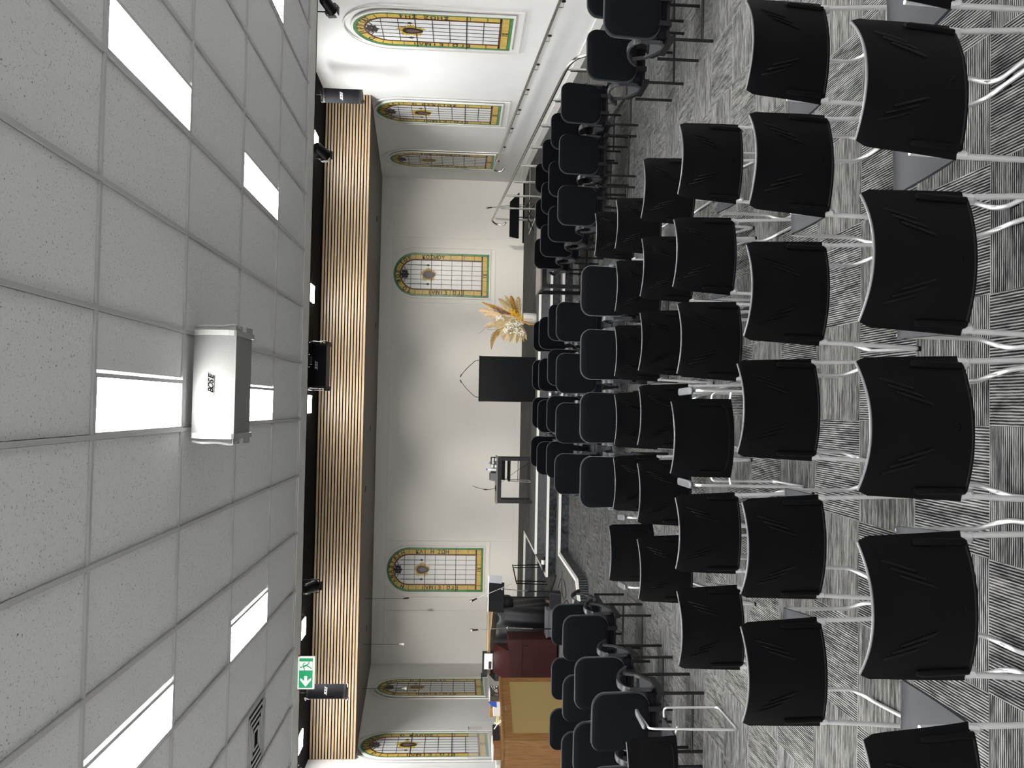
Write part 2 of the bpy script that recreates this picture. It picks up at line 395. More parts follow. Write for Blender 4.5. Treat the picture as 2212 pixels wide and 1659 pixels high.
for k, (x, y) in enumerate(VENTS):
    t = thing('ceiling_vent', 'square louvred ceiling vent on the %s side of the hall' % ('organ' if k == 0 else 'handrail'), 'vent', (x + .3, y + .9, ZC))
    MB().box(-.285, .285, -.285, .285, .02, .04).build('backing', 'black_paint', t)
    for q in range(5):
        a = .285 - q * .052
        mb = MB()
        for s in (-1, 1): mb.bar((-a, s * a, .002), (a, s * a, .002), .02, .006).bar((s * a, -a, .002), (s * a, a, .002), .02, .006)
        mb.build('louvre', 'tee_white', t)
    for s_ in (-1, 1): MB().box(-.3, .3, s_ * .3 - .01, s_ * .3 + .01, 0, .03).build('frame', 'tee_white', t)

# black recess behind the ceiling edge, slatted bulkhead, sloping soffit
MB().box(XL, XR, Y_EDGE, 14.3, ZR, ZR + .1).build('ceiling_recess', 'black_paint', kind='structure')
bulk = MB().box(XL, XR, 14.24, 14.3, 3.66, ZR + .2).build('bulkhead', 'black_paint', kind='structure')
NS = 15; pitch = (ZR - 3.66) / NS
slat = MB().box(XL + .002, XR - .002, 14.215, 14.245, 0, pitch * .60).mesh('slat', 'slat_wood')
for k in range(NS): put('slat', slat, bulk, (0, 0, 3.66 + k * pitch))
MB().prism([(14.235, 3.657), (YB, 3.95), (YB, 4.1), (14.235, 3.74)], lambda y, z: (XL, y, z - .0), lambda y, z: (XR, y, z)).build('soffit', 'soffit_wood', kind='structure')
MB().box(XL, XR, 14.3, YB, ZR + .1, ZR + .2).build('ceiling_stage', 'black_paint', kind='structure')

# stage levels
def level(name, poly, z, noses, mat_top):
    o = MB().slab(poly, -.05 if z < .3 else .02, z).build(name, mat_top, kind='structure')
    for a, b in noses:
        a, b = Vector((*a, z - .018)), Vector((*b, z - .018)); d = (b - a).normalized() * .0
        MB().bar(a - d, b + d, .05, .042).build('nosing', 'trim_white', o)
    return o
l3 = level('stage_platform', [(XL, 17.75), (-2.74, 17.75), (-2.74, 15.2), (3.85, 15.2), (3.85, 17.9), (XR, 17.9), (XR, YB), (XL, YB)], .54,
      [((XL, 17.76), (-2.74, 17.76)), ((-2.73, 17.76), (-2.73, 15.2)), ((-2.74, 15.21), (3.85, 15.21)), ((3.84, 15.2), (3.84, 17.9)), ((3.95, 17.9), (XR, 17.9))], 'carpet_stage')
l2 = level('stage_step', [(XL, 16.88), (-3.1, 16.88), (-3.1, 14.88), (3.85, 14.88), (3.85, 15.3), (-2.7, 15.3), (-2.7, 17.8), (XL, 17.8)], .36,
      [((XL, 16.89), (-3.1, 16.89)), ((-3.09, 16.89), (-3.09, 14.88)), ((-3.1, 14.89), (3.85, 14.89))], 'carpet_stage')
l1 = level('stage_step', [(XL, 11), (-3.95, 11), (-2.62, 12.37), (-2.62, 14.55), (3.85, 14.55), (3.85, 15), (-3.0, 15), (-3.0, 17), (XL, 17)], .18,
      [((XL, 11.01), (-3.95, 11.01)), ((-3.95, 11.01), (-2.63, 12.37)), ((-2.63, 12.37), (-2.63, 14.55)), ((-2.63, 14.56), (3.85, 14.56))], 'carpet_stage')
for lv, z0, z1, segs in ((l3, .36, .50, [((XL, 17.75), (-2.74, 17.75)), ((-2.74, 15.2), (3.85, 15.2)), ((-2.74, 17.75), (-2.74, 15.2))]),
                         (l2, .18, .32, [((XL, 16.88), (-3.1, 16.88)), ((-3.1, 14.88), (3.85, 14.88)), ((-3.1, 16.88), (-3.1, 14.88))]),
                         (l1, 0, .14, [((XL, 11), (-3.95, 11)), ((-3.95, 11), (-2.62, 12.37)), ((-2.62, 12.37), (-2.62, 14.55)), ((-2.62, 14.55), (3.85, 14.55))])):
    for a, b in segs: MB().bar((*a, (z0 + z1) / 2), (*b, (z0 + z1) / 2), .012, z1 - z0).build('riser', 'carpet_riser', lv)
# ramp along the right wall
ramp_z = lambda y: max(0, min(.54, (y - 9.5) / 8.4 * .54))
rm = MB().prism([(9.5, -.02), (17.9, -.02), (17.9, .54), (9.5, .001)], lambda y, z: (3.88, y, z), lambda y, z: (XR, y, z)).build('ramp', 'carpet_stage', kind='structure')
bb = MB().prism([(9.5, .0), (17.9, .54), (YB, .54), (YB, .66), (17.9, .66), (9.5, .12)], lambda y, z: (XR - .02, y, z), lambda y, z: (XR + .01, y, z))
bb.box(XR - .02, XR + .01, YN, 9.5, 0, .12)
bb.build('baseboard_right', 'trim_white', kind='structure')
MB().box(XL - .01, XL + .02, YN, 11, 0, .12).build('baseboard_left', 'trim_white', kind='structure')

# ------------------------------------------------------------------ stained glass windows
WW, WH, WZ = 1.04, 2.27, 1.36
def ringpts(d):
    h = WW / 2 - d; yc = WH - WW / 2
    return h, yc
def ring_seg(kind, a, b, d0, d1):
    h0, yc = ringpts(d0); h1, _ = ringpts(d1)
    if kind == 'L': return [(-h0, a), (-h1, a), (-h1, b), (-h0, b)]
    if kind == 'R': return [(h1, a), (h0, a), (h0, b), (h1, b)]
    if kind == 'B': return [(a, d0), (b, d0), (b, d1), (a, d1)]
    n = max(2, int(abs(b - a) / 9)); return arc(0, yc, h0, a, b, n) + arc(0, yc, h1, b, a, n)
def clip(poly, inside, cross):
    out = []
    for i in range(len(poly)):
        p, q = poly[i], poly[(i + 1) % len(poly)]
        ip, iq = inside(p), inside(q)
        if ip: out.append(p)
        if ip != iq: out.append(cross(p, q))
    return out
def clip_convex(poly, hull):
    for i in range(len(hull)):
        a, b = hull[i], hull[(i + 1) % len(hull)]
        sd = lambda p: (b[0] - a[0]) * (p[1] - a[1]) - (b[1] - a[1]) * (p[0] - a[0])
        def cr(p, q):
            s, t = sd(p), sd(q); k = s / (s - t); return (p[0] + (q[0] - p[0]) * k, p[1] + (q[1] - p[1]) * k)
        poly = clip(poly, lambda p: sd(p) >= 0, cr)
        if len(poly) < 3: return []
    return poly
yc0 = WH - WW / 2
WPARTS = []      # (name, mesh)
def plate_part(name, poly, m, y0=-.012, y1=.0):
    if len(poly) >= 3: WPARTS.append((name, MB().plate(poly, y0, y1).mesh(name, m)))
G0, G1, Y1, B1 = 0, .048, .155, .182
arch_cuts_y = [-.0, 24, 52, 80, 113, 141, 162, 180]
rows = [B1 + .005 + .242 * k for k in range(0, 9)]
side_cuts = [B1, .36, .60, .92, 1.24, 1.575, yc0]
for k, (a, b) in enumerate(zip(side_cuts, side_cuts[1:])):
    for sd in 'LR': plate_part('yellow_pane', ring_seg(sd, a + .004, b - .004, G1 + .004, Y1 - .003), 'glass_yellow')
for a, b in zip(arch_cuts_y, arch_cuts_y[1:]): plate_part('yellow_pane', ring_seg('A', a + .6, b - .6, G1 + .004, Y1 - .003), 'glass_yellow')
for a, b in ((-WW / 2 + G1, -WW / 2 + Y1), (-WW / 2 + Y1, -.12), (-.12, .12), (.12, WW / 2 - Y1), (WW / 2 - Y1, WW / 2 - G1)):
    plate_part('yellow_pane', ring_seg('B', a + .004, b - .004, G1 + .004, Y1 - .003), 'glass_yellow')
gcut = [0, .32, .62, .93, 1.24, 1.5, yc0]
for a, b in zip(gcut, gcut[1:]):
    for sd in 'LR': plate_part('green_pane', ring_seg(sd, a + .003, b - .003, G0, G1 - .003), 'glass_green')
for k in range(6): plate_part('green_pane', ring_seg('A', k * 30 + .4, k * 30 + 29.6, G0, G1 - .003), 'glass_green')
for a, b in ((-.47, -.26), (-.26, 0), (0, .26), (.26, .47)): plate_part('green_pane', ring_seg('B', a + .003, b - .003, G0, G1 - .003), 'glass_green')
hi, _ = ringpts(B1)
hull = [(hi, B1), *arc(0, yc0, hi, 0, 180, 24), (-hi, B1)]
cols = [-hi + 2 * hi * k / 6 for k in range(7)]
row_e = [B1, B1 + .225] + [B1 + .225 + .242 * k for k in range(1, 8)]
for i in range(6):
    for a, b in zip(row_e, row_e[1:]):
        p = clip_convex([(cols[i] + .003, a + .003), (cols[i + 1] - .003, a + .003), (cols[i + 1] - .003, b - .003), (cols[i] + .003, b - .003)], hull)
        if len(p) >= 3: plate_part('clear_pane', p, 'glass_white')
mb = MB()
for pl in [ring_seg('L', B1, yc0, Y1, B1), ring_seg('R', B1, yc0, Y1, B1), ring_seg('B', -hi - .027, hi + .027, Y1, B1)] + [ring_seg('A', a, a + 30, Y1, B1) for a in range(0, 180, 30)]: mb.plate(pl, -.016, .0)
WPARTS.append(('inner_border', mb.mesh('inner_border', 'glass_brown')))
mb = MB()    # lead came behind and between the panes
outer = [(-WW / 2, 0), (WW / 2, 0)] + arc(0, yc0, WW / 2, 0, 180, 24)
mb.plate(outer, -.006, .004)
for y in (row_e[2], row_e[5] + .0): mb.plate([(-WW / 2, y - .007), (WW / 2, y - .007), (WW / 2, y + .007), (-WW / 2, y + .007)], -.018, 0)
for x in cols[1:-1]: mb.plate([(x - .0045, B1), (x + .0045, B1), (x + .0045, yc0 + math.sqrt(hi * hi - x * x)), (x - .0045, yc0 + math.sqrt(hi * hi - x * x))], -.0155, 0)
for y in row_e[1:-1]:
    if y < yc0: e_ = hi
    elif y < yc0 + hi: e_ = math.sqrt(hi * hi - (y - yc0) ** 2)
    else: continue
    mb.plate([(-e_, y - .005), (e_, y - .005), (e_, y + .005), (-e_, y + .005)], -.0155, 0)
for a in side_cuts[1:]:
    for sd in 'LR': mb.plate(ring_seg(sd, a - .004, a + .004, G1, Y1), -.0155, 0)
for a in arch_cuts_y[1:-1]: mb.plate(ring_seg('A', a - .5, a + .5, G1, Y1), -.0155, 0)
for x in (cols[1], cols[5]): mb.plate([(x - .008, 1.46), (x + .008, 1.46), (x + .008, 1.93), (x - .008, 1.93)], -.017, 0)
WPARTS.append(('lead_came', mb.mesh('lead_came', 'lead')))
# medallion: golden rays, dark heart, rose centre; grape cluster above
hy = 1.455
sp = []
for k in range(56):
    a = 2 * math.pi * k / 56; rr = (.195 if k % 2 == 0 else .145) * (1.0 + .12 * math.sin(5 * a))
    sp.append((rr * .88 * math.sin(a), hy - .01 + rr * math.cos(a) * 1.0))
plate_part('gold_rays', sp[::-1], 'glow_gold', -.0165, -.002)
def heart(s):
    o = []
    for k in range(28):
        t = 2 * math.pi * k / 28
        o.append((s * .105 * math.sin(t) * (1 - .25 * (1 - math.cos(t)) / 2), hy + s * (.125 * math.cos(t) - (.05 if math.cos(t) < 0 else 0) * math.cos(t) ** 2) - .01))
    return o[::-1]
plate_part('heart', heart(1), 'heart_dark', -.019, -.002)
plate_part('heart_centre', [(x * .55, hy - .012 + (y - hy) * .62) for x, y in heart(1)], 'heart_rose', -.021, -.002)
mb = MB()
for k in range(22):
    a = k * 2.4; rr = .085 * math.sqrt(k / 22)
    mb.ball((rr * math.cos(a), -.014, 2.005 + rr * math.sin(a)), .019, 6, 4, (1, .5, 1))
WPARTS.append(('grape_cluster', mb.mesh('grape_cluster', 'grape', True)))
mb = MB()
for k in range(6):
    a = math.pi / 2 + k * math.pi / 3; c_, s_ = math.cos(a), math.sin(a)
    q = [(.07, -.03), (.125, 0), (.07, .03), (.05, 0)]
    mb.plate([(x * c_ - y * s_, 2.005 + x * s_ + y * c_) for x, y in q], -.015, -.002)
for sx in (-1, 1):
    mb.tube([(sx * .075, -.014, 1.99), (sx * .14, -.014, 2.0), (sx * .19, -.014, 2.03), (sx * cols[5], -.014, 2.02)], .007, 5)
    mb.plate([(sx * cols[5], hy - .05), (sx * cols[5] + .028, hy), (sx * cols[5], hy + .05), (sx * cols[5] - .028, hy)][::sx], -.018, -.002)
WPARTS.append(('vine_leaves', mb.mesh('vine_leaves', 'leaf_dark')))
mb = MB()    # white casing: inner lip and outer moulding
for d0, d1, y0 in ((-.035, 0, -.02), (-.15, -.125, -.012)):
    for pl in [ring_seg('L', d0, yc0, d0, d1), ring_seg('R', d0, yc0, d0, d1), ring_seg('B', -WW / 2 + d1, WW / 2 - d1, d0, d1)] + [ring_seg('A', a, a + 15, d0, d1) for a in range(0, 180, 15)]: mb.plate(pl, y0, .004)
WPARTS.append(('window_frame', mb.mesh('window_frame', 'trim_white')))
def window(n, loc, rotz, left, top, rgt, label):
    o = put('window_%d' % n, None, None, loc, rotz, label, None, None, 'structure')
    for nm, me in WPARTS: put(nm, me, o)
    it = []; rmid = WW / 2 - (G1 + Y1) / 2; sz = .118; off = -.042
    Lx, Rx = -rmid, rmid
    chars = [c for c in left]; y = .62
    for c in chars:                     # reads upward on the left
        if c != ' ': it.append((c, Lx - off, y, math.pi / 2, sz, 0))
        y += .098 if c != ' ' else .11
    n_ = len(rgt); y = 1.56
    for c in rgt:
        if c != ' ': it.append((c, Rx + off, y, -math.pi / 2, sz, 0))
        y -= .092 if c != ' ' else .075
    m_ = len(top); span = min(172, 15.5 * m_)
    for k, c in enumerate(top):
        a = R(90 + span / 2 - span * (k + .5) / m_)
        rr = rmid + off
        if c != ' ': it.append((c, rr * math.cos(a), yc0 + rr * math.sin(a), a - math.pi / 2, sz, 0))
    for c, x in (('Ι', -.032), ('Χ', .03)): it.append((c, x, G1 + .012, 0, .115, 0))
    mb = MB(); lay_text(mb, it, lambda x, z: (x, -.0150, z)); mb.build('lettering', 'ink', o)
    return o
WX = .0
window(1, (XL + .022, 14.72, WZ), math.pi / 2, 'ΕΓΩ ΕΙΜΑΙ', 'Ο ΠΟΙΜΗΝ', 'Ο ΚΑΛΟΣ', 'arched stained glass window above the oak organ')
window(2, (XL + .022, 17.69, WZ), math.pi / 2, 'ΕΓΩ ΕΙΜΑΙ', 'Η ΟΔΟΣ ΚΑΙ', 'Η ΑΛΗΘΕΙΑ', 'arched stained glass window nearest the covered piano')
window(3, (-3.89, YB - .036, WZ), 0, 'ΕΓΩ ΕΙΜΑΙ', 'Η ΑΝΑΣΤΑΣΗ', 'ΚΑΙ Η ΖΩΗ', 'arched stained glass window behind the black music stand')
window(4, (3.09, YB - .036, WZ), 0, 'ΕΓΩ ΕΙΜΑΙ', 'ΤΟ ΦΩΣ ΤΟΥ', 'ΚΟΣΜΟΥ', 'arched stained glass window behind the dried flowers')
window(5, (XR - .022, 17.79, WZ), -math.pi / 2, 'ΕΓΩ ΕΙΜΑΙ', 'Η ΘΥΡΑ', 'ΤΩΝ ΠΡΟΒΑΤΩΝ', 'shaded arched stained glass window by the top of the ramp')
window(6, (XR - .022, 14.89, WZ), -math.pi / 2, 'ΕΓΩ ΕΙΜΑΙ', 'Ο ΠΡΩΤΟΣ ΚΑΙ', 'Ο ΕΣΧΑΤΟΣ', 'middle arched stained glass window over the ramp')
window(7, (XR - .022, 11.6, WZ), -math.pi / 2, 'ΕΓΩ ΕΙΜΑΙ', 'Ο ΑΡΤΟΣ', 'ΤΗΣ ΖΩΗΣ', 'arched stained glass window by the foot of the ramp')

# ------------------------------------------------------------------ plastic stacking chairs
def back_fn(half_top=.2025, half_bot=.221, z0=.452, z1=.80):
    def fn(u, v, d=0):
        s = u * 2 - 1; t = v
        half = half_top + (half_bot - half_top) * (1 - t)
        e = max(0, (t - .93) / .07); half -= .012 * e * e
        yy = .04 * (1 - t) ** 1.5 - (.082 * t + .062 * (1 - t)) * (1 - abs(s) ** 2.1) - .012 * max(0, (t - .75) / .25) ** 2
        return (s * half, yy - d, z0 + (z1 - z0) * t)
    return fn
BF = back_fn()
def strip(fn, pts, r, n=6, d=.004): return [fn((s + 1) / 2, t, d) for s, t in pts]
P_SH = MB().shell(lambda u, v: BF(u, v), 18, 12, .009).mesh('backrest', 'shell_plastic', True)
def seat_fn(u, v):
    s = u * 2 - 1; t = v
    z = .448 - .018 * math.sin(math.pi * min(1, t / .85)) * (1 - s * s * .7) - .045 * max(0, (t - .82) / .18) ** 2
    return (s * (.215 - .012 * t - .02 * max(0, (t - .9) / .1) ** 2), .045 - .062 * (1 - abs(s) ** 2.1) * (1 - t) + t * .42, z)
P_SEAT = MB().shell(lambda u, v: seat_fn(1 - u, v), 14, 12, .012).mesh('seat', 'seat_plastic', True)
P_LIP = MB().tube([(BF((s + 1) / 2, 0, 0)[0], BF((s + 1) / 2, 0, 0)[1] + .004, .443) for s in [-.97 + 1.94 * k / 16 for k in range(17)]], .0105, 8).mesh('seat_lip', 'shell_plastic', True)
P_SOCK, P_SLOT, P_LEG, P_FOOT, P_BRK = [], [], [], [], []
for sx in (-1, 1):
    P_SOCK.append(MB().tube([(sx * .192, BF((sx * .89 + 1) / 2, t)[1] - .012, .452 + .348 * t) for t in (.0, .15, .3, .45, .5)], [.0125, .0125, .0125, .012, .008], 10).mesh('tube_socket', 'shell_plastic', True))
    for k in range(3):
        a, b = (.70 - k * .105, .86 - k * .07), (.54 - k * .115, .55 - k * .085)
        pts = [BF((sx * (a[0] + (b[0] - a[0]) * q / 5) + 1) / 2, a[1] + (b[1] - a[1]) * q / 5) for q in range(6)]
        P_SLOT.append(MB().tube([(p[0], p[1] - .0095, p[2]) for p in pts], [.0048, .0058, .0058, .0058, .0058, .0048], 8).mesh('vent_slot', 'slot_black', True))
    x = sx
    path = smooth_path([(x * .204, .035, .60), (x * .209, .036, .44), (x * .226, .012, .013), (x * .228, .42, .012), (x * .215, .475, .03), (x * .19, .49, .085), (x * .186, .485, .405), (x * .186, .40, .424), (x * .196, .05, .424)], .03)
    P_LEG.append(MB().tube(path, .0095, 10).mesh('leg_frame', 'chrome', True))
    for yy in (.035, .39): P_FOOT.append(MB().box(x * .227 - .0105, x * .227 + .0105, yy - .016, yy + .016, 0, .010).mesh('foot_glide', 'slot_black', True))
    P_BRK.append(MB().tube([(x * .208, .034, .452), (x * .206, .03, .425), (x * .196, .045, .415)], .0135, 8).mesh('bracket', 'chrome', True))
P_BAR = [MB().tube([(-.187, y_, .418), (.187, y_, .418)], .008, 8).mesh('crossbar', 'chrome', True) for y_ in (.43, .12)]
mb = MB(); bp_ = BF(.5, .14)
mb.tube([(.0125 * math.cos(2 * math.pi * k / 20), bp_[1] - .0095, bp_[2] + .0125 * math.sin(2 * math.pi * k / 20)) for k in range(20)], .0011, 4, True)
lay_text(mb, [('C', -.0045, -.004, 0, .012, 0), ('S', .0045, -.004, 0, .012, 0)], lambda x, z: (x, bp_[1] - .0100, bp_[2] + z))
P_BADGE = mb.mesh('badge', 'slot_black')
P_EDGE_LIT = MB().tube([(BF(u, 1)[0], BF(u, 1)[1] - .0045, .8005) for u in [k / 20 for k in range(21)]], .0046, 8).mesh('top_edge_highlight', 'edge_highlight', True)  # strip added along the back's top to carry the painted highlight
CHAIR = [('backrest', P_SH), ('seat', P_SEAT), ('seat_lip', P_LIP), ('crossbar', P_BAR[0]), ('crossbar', P_BAR[1]), ('badge', P_BADGE), ('top_edge_highlight', P_EDGE_LIT)] + [('tube_socket', m) for m in P_SOCK] + [('vent_slot', m) for m in P_SLOT] + [('leg_frame', m) for m in P_LEG] + [('foot_glide', m) for m in P_FOOT] + [('bracket', m) for m in P_BRK]
# armchair of the same family: smooth back, arm pads on sled frames
AF = back_fn(.213, .222, .44, .80)
A_SH = MB().shell(lambda u, v: AF(u, v), 18, 12, .010).mesh('backrest', 'shell_plastic', True)
rimp = [(-.86, .55), (-.86, .18), (-.8, .11), (-.5, .085), (0, .08), (.5, .085), (.8, .11), (.86, .18), (.86, .55)]
A_RIM = MB().tube(smooth_path([AF((s + 1) / 2, t, .011) for s, t in rimp], .02), .006, 6).mesh('rim', 'shell_plastic', True)
A_LEG, A_PAD = [], []
for sx in (-1, 1):
    x = sx * .272
    A_LEG.append(MB().tube(smooth_path([(x, .36, .645), (x, .03, .63), (x, .0, .013), (x, .43, .013), (x, .42, .43), (sx * .2, .42, .425)], .035), .0085, 8).tube([(sx * .2, .1, .425), (x, .06, .425)], .008, 6).mesh('leg_frame', 'chrome', True))
    A_PAD.append(MB().pillow(rrect(-.022, .022, .06, .36, .02, .02, 4), lambda a, b, d, x=x: (x + a, b, .655 + d - .02 * (b - .2)), .022, .2).mesh('arm_pad', 'web_plastic', True))
A_EDGE_LIT = MB().tube([(AF(u, 1)[0], AF(u, 1)[1] - .005, .8005) for u in [k / 20 for k in range(21)]], .0046, 8).mesh('top_edge_highlight', 'edge_highlight', True)  # same painted highlight strip for the armchair back
ARMCHAIR = [('backrest', A_SH), ('top_edge_highlight', A_EDGE_LIT), ('rim', A_RIM), ('seat', P_SEAT)] + [('leg_frame', m) for m in A_LEG] + [('arm_pad', m) for m in A_PAD]
def make(parts, name, label, cat, x, y, yaw, group):
    t = thing(name, label, cat, (x, y, 0), R(yaw), group)
    for nm, me in parts: put(nm, me, t)
    return t
PLASTIC = [('A0', 1.53, 2.48, 7), ('A1', 1.03, 2.44, 5.1), ('A2', 0.47, 2.39, -0.3), ('A3', -0.04, 2.40, 3.0), ('A4', -0.58, 2.38, 3.3), ('A5', -1.15, 2.36, -3),
           ('B1', 1.57, 3.40, 1.1), ('B2', 1.06, 3.35, 1.8), ('B3', 0.51, 3.38, -2.6), ('B4', 0.01, 3.46, 2.0), ('B5', -0.58, 3.39, -1.3), ('B6', -1.10, 3.37, 5.2),
           ('C1', 1.40, 4.47, -2.6), ('C2', 0.89, 4.56, -0.4), ('C3', 0.39, 4.45, 1.5), ('C4', -0.16, 4.56, 1.0), ('C5', -0.68, 4.43, 4.3), ('C6', -1.18, 4.36, 8.3),
           ('D1', 1.48, 5.39, -7.2), ('D2', 0.95, 5.39, -4.1), ('D3', 0.45, 5.41, -4.2), ('D4', -0.05, 5.41, -2.2), ('D5', -0.56, 5.40, 2.5), ('D6', -1.06, 5.35, 9.9),
           ('E1', 1.45, 6.32, -2.3), ('E2', 0.95, 6.29, -0.7), ('E3', 0.44, 6.28, 4.7), ('E4', -0.09, 6.24, 3.4), ('E5', -0.58, 6.25, 2.6), ('E6', -1.14, 6.38, 6.8),
           ('F1', 1.58, 7.31, 0.4)]
rowname = {'A': 'fifth', 'B': 'fourth', 'C': 'third', 'D': 'second', 'E': 'first'}
for k, x, y, yaw in PLASTIC:
    r, n = k[0], int(k[1]) + (1 if k[0] == 'A' else 0)
    if k in ('C4', 'E6'):
        make(ARMCHAIR, 'armchair', 'smooth black plastic armchair on chrome sled legs in %s plastic row behind padded seats' % rowname[r], 'chair', x, y, yaw, 'plastic armchairs')
    elif k == 'F1':
        make(CHAIR, 'stacking_chair', 'lone black plastic chair level with the nearest row of padded seats', 'chair', x, y, yaw, 'plastic stacking chairs')
    else:
        make(CHAIR, 'stacking_chair', 'black plastic chair in %s plastic row behind padded seats, %s from handrail side' % (rowname[r], ORD[n - 1]), 'chair', x, y, yaw, 'plastic stacking chairs')
make(ARMCHAIR, 'armchair', 'smooth black plastic armchair directly behind the padded seats beside the organ', 'chair', -2.505, 5.63, 0, 'plastic armchairs')

# ------------------------------------------------------------------ padded chairs with arms
bo = rrect(-.232, .232, 0, .49, .13, .105, 6)
bo = [(x * (1.0 if y > .15 else .98), y) for x, y in bo]
def back_map(x, y, d):
    z = .425 + y * .985
    return (x, .0 - (y - .0) * .15 + .045 - .028 * (1 - (x / .232) ** 2) + .03 + d, z)
Q_BACK = MB().pillow(bo, back_map, .08, .13).mesh('back_cushion', 'fabric', True)
Q_BAND_LIT = MB().band(bo, back_map, .08, .34).mesh('cushion_lit_band', 'fabric_lit_edge', True)  # band added round the cushion side, painted as if lit from above
so = rrect(-.225, .225, 0, .46, .06, .09, 5)
Q_SEAT = MB().pillow(so, lambda x, y, d: (x, y + .05, .405 + d - .03 * max(0, (y - .38) / .08) ** 2), .085, .14).mesh('seat_cushion', 'fabric', True)
Q_PAN = MB().box(-.2, .2, .06, .46, .345, .372).mesh('seat_pan', 'black_metal')
Q_LEG, Q_RAIL, Q_ARM, Q_WEB, Q_BRK = [], [], [], [], []
for sx in (-1, 1):
    x = sx * .235
    for yy in (0, .41): Q_LEG.append(MB().tube([(x, yy, 0), (x, yy, .36)], .0135, 8).mesh('leg', 'black_metal', True))
    Q_RAIL.append(MB().box(x - .02, x + .02, -.02, .30, .325, .375).box(min(x, x - sx * .06), max(x, x - sx * .06), .2, .26, .335, .37).mesh('side_rail', 'black_metal'))
    prof = [(.06, .605), (.10, .64), (.17, .66), (.26, .658), (.36, .635), (.46, .59), (.55, .53)]
    pp = [(y, z) for y, z in prof] + [(y - .004, z - .02) for y, z in prof[::-1]]
    Q_ARM.append(MB().prism(pp, lambda y, z, x=x: (x - .024, y, z), lambda y, z, x=x: (x + .024, y, z)).mesh('armrest', 'arm_plastic', True))
    fr = [(.075, .60), (.075, .42), (.13, .365), (.22, .365), (.40, .47), (.44, .575)]
    mb = MB()
    for a, b in zip(fr, fr[1:]): mb.bar((x, *a), (x, *b), .034, .02, (1, 0, 0))
    Q_BRK.append(mb.mesh('arm_bracket', 'arm_plastic'))
    Q_WEB.append(MB().prism([(.085, .44), (.14, .375), (.22, .375), (.34, .45), (.09, .50)], lambda y, z, x=x: (x - .004, y, z), lambda y, z, x=x: (x + .004, y, z)).mesh('arm_web', 'web_plastic'))
Q_STR = MB().tube([(-.235, 0, .09), (.235, 0, .09)], .010, 8).mesh('stretcher', 'black_metal', True)
Q_SUP = MB().box(-.12, -.08, .015, .05, .34, .60).box(.08, .12, .015, .05, .34, .60).mesh('back_support', 'black_metal')
PCHAIR = [('back_cushion', Q_BACK), ('seat_cushion', Q_SEAT), ('seat_pan', Q_PAN), ('back_support', Q_SUP), ('stretcher', Q_STR)] + [('leg', m) for m in Q_LEG] + [('side_rail', m) for m in Q_RAIL] + [('arm_bracket', m) for m in Q_BRK]
def make_padded(label, x, y, yaw, group):
    t = make(PCHAIR, 'padded_armchair', label, 'chair', x, y, yaw, group)
    put('cushion_lit_band', Q_BAND_LIT, t.children[0] if t.children else t)
    for i in range(2):
        a = put('armrest', Q_ARM[i], t); put('arm_web', Q_WEB[i], a)
    return t
CEN = {'1': [(1.08, 7.41), (0.49, 7.38), (-0.09, 7.34), (-0.67, 7.27)], '2': [(0.99, 9.32), (0.39, 9.24), (-0.18, 9.20), (-0.76, 9.22)], '3': [(1.07, 10.19), (0.50, 10.17), (-0.09, 10.16), (-0.66, 10.11)],
       '4': [(1.04, 11.36), (0.45, 11.32), (-0.13, 11.34), (-0.72, 11.36)], '5': [(1.07, 12.25), (0.48, 12.29), (-0.09, 12.22), (-0.68, 12.32)]}
for r, L in CEN.items():
    for i, (x, y) in enumerate(L):
        make_padded('black padded armchair facing the lectern, %s row from stage, %s from handrail side' % (ORD[5 - int(r)], ORD[i]), x, y, random.uniform(-1.5, 1.5), 'padded armchairs facing the lectern')
RB = [[(3.52, 9.23), (2.95, 9.32), (2.36, 9.37)], [(3.54, 10.27), (2.97, 10.44), (2.37, 10.40)], [(3.56, 11.37), (2.96, 11.39), (2.36, 11.41)], [(3.53, 12.41), (2.94, 12.28), (2.35, 12.35)]]
for r, L in enumerate(RB):
    for i, (x, y) in enumerate(L):
        make_padded('black padded armchair beside the ramp, %s row from stage, %s from handrail side' % (ORD[3 - r], ORD[i]), x, y, random.uniform(-2, 2), 'padded armchairs beside the ramp')
for lab, x, y, yaw in (('black padded armchair at the aisle end of a short row below the ramp foot', 3.24, 6.42, -2), ('black padded armchair at aisle end, between the ramp foot and the short row behind', 3.24, 7.31, 0),
                       ('black padded armchair next to the wall, beside the ramp foot', 3.84, 7.34, 0), ('black padded armchair next to the wall in the short row below the ramp foot', 3.84, 6.42, 0)):
    make_padded(lab, x, y, yaw, 'padded armchairs below the ramp foot')
LB = [[(-2.47, 9.23), (-3.06, 9.18), (-3.66, 9.27)], [(-2.35, 8.27), (-2.93, 8.20), (-3.51, 8.22)], [(-2.51, 7.40), (-3.10, 7.42)], [(-2.50, 6.46), (-3.09, 6.46)]]
for r, L in enumerate(LB):
    for i, (x, y) in enumerate(L):
        make_padded('black padded armchair near the organ, %s row from stage, %s from the centre aisle' % (ORD[r], ORD[i]), x, y, random.uniform(-3, 3), 'padded armchairs near the organ')
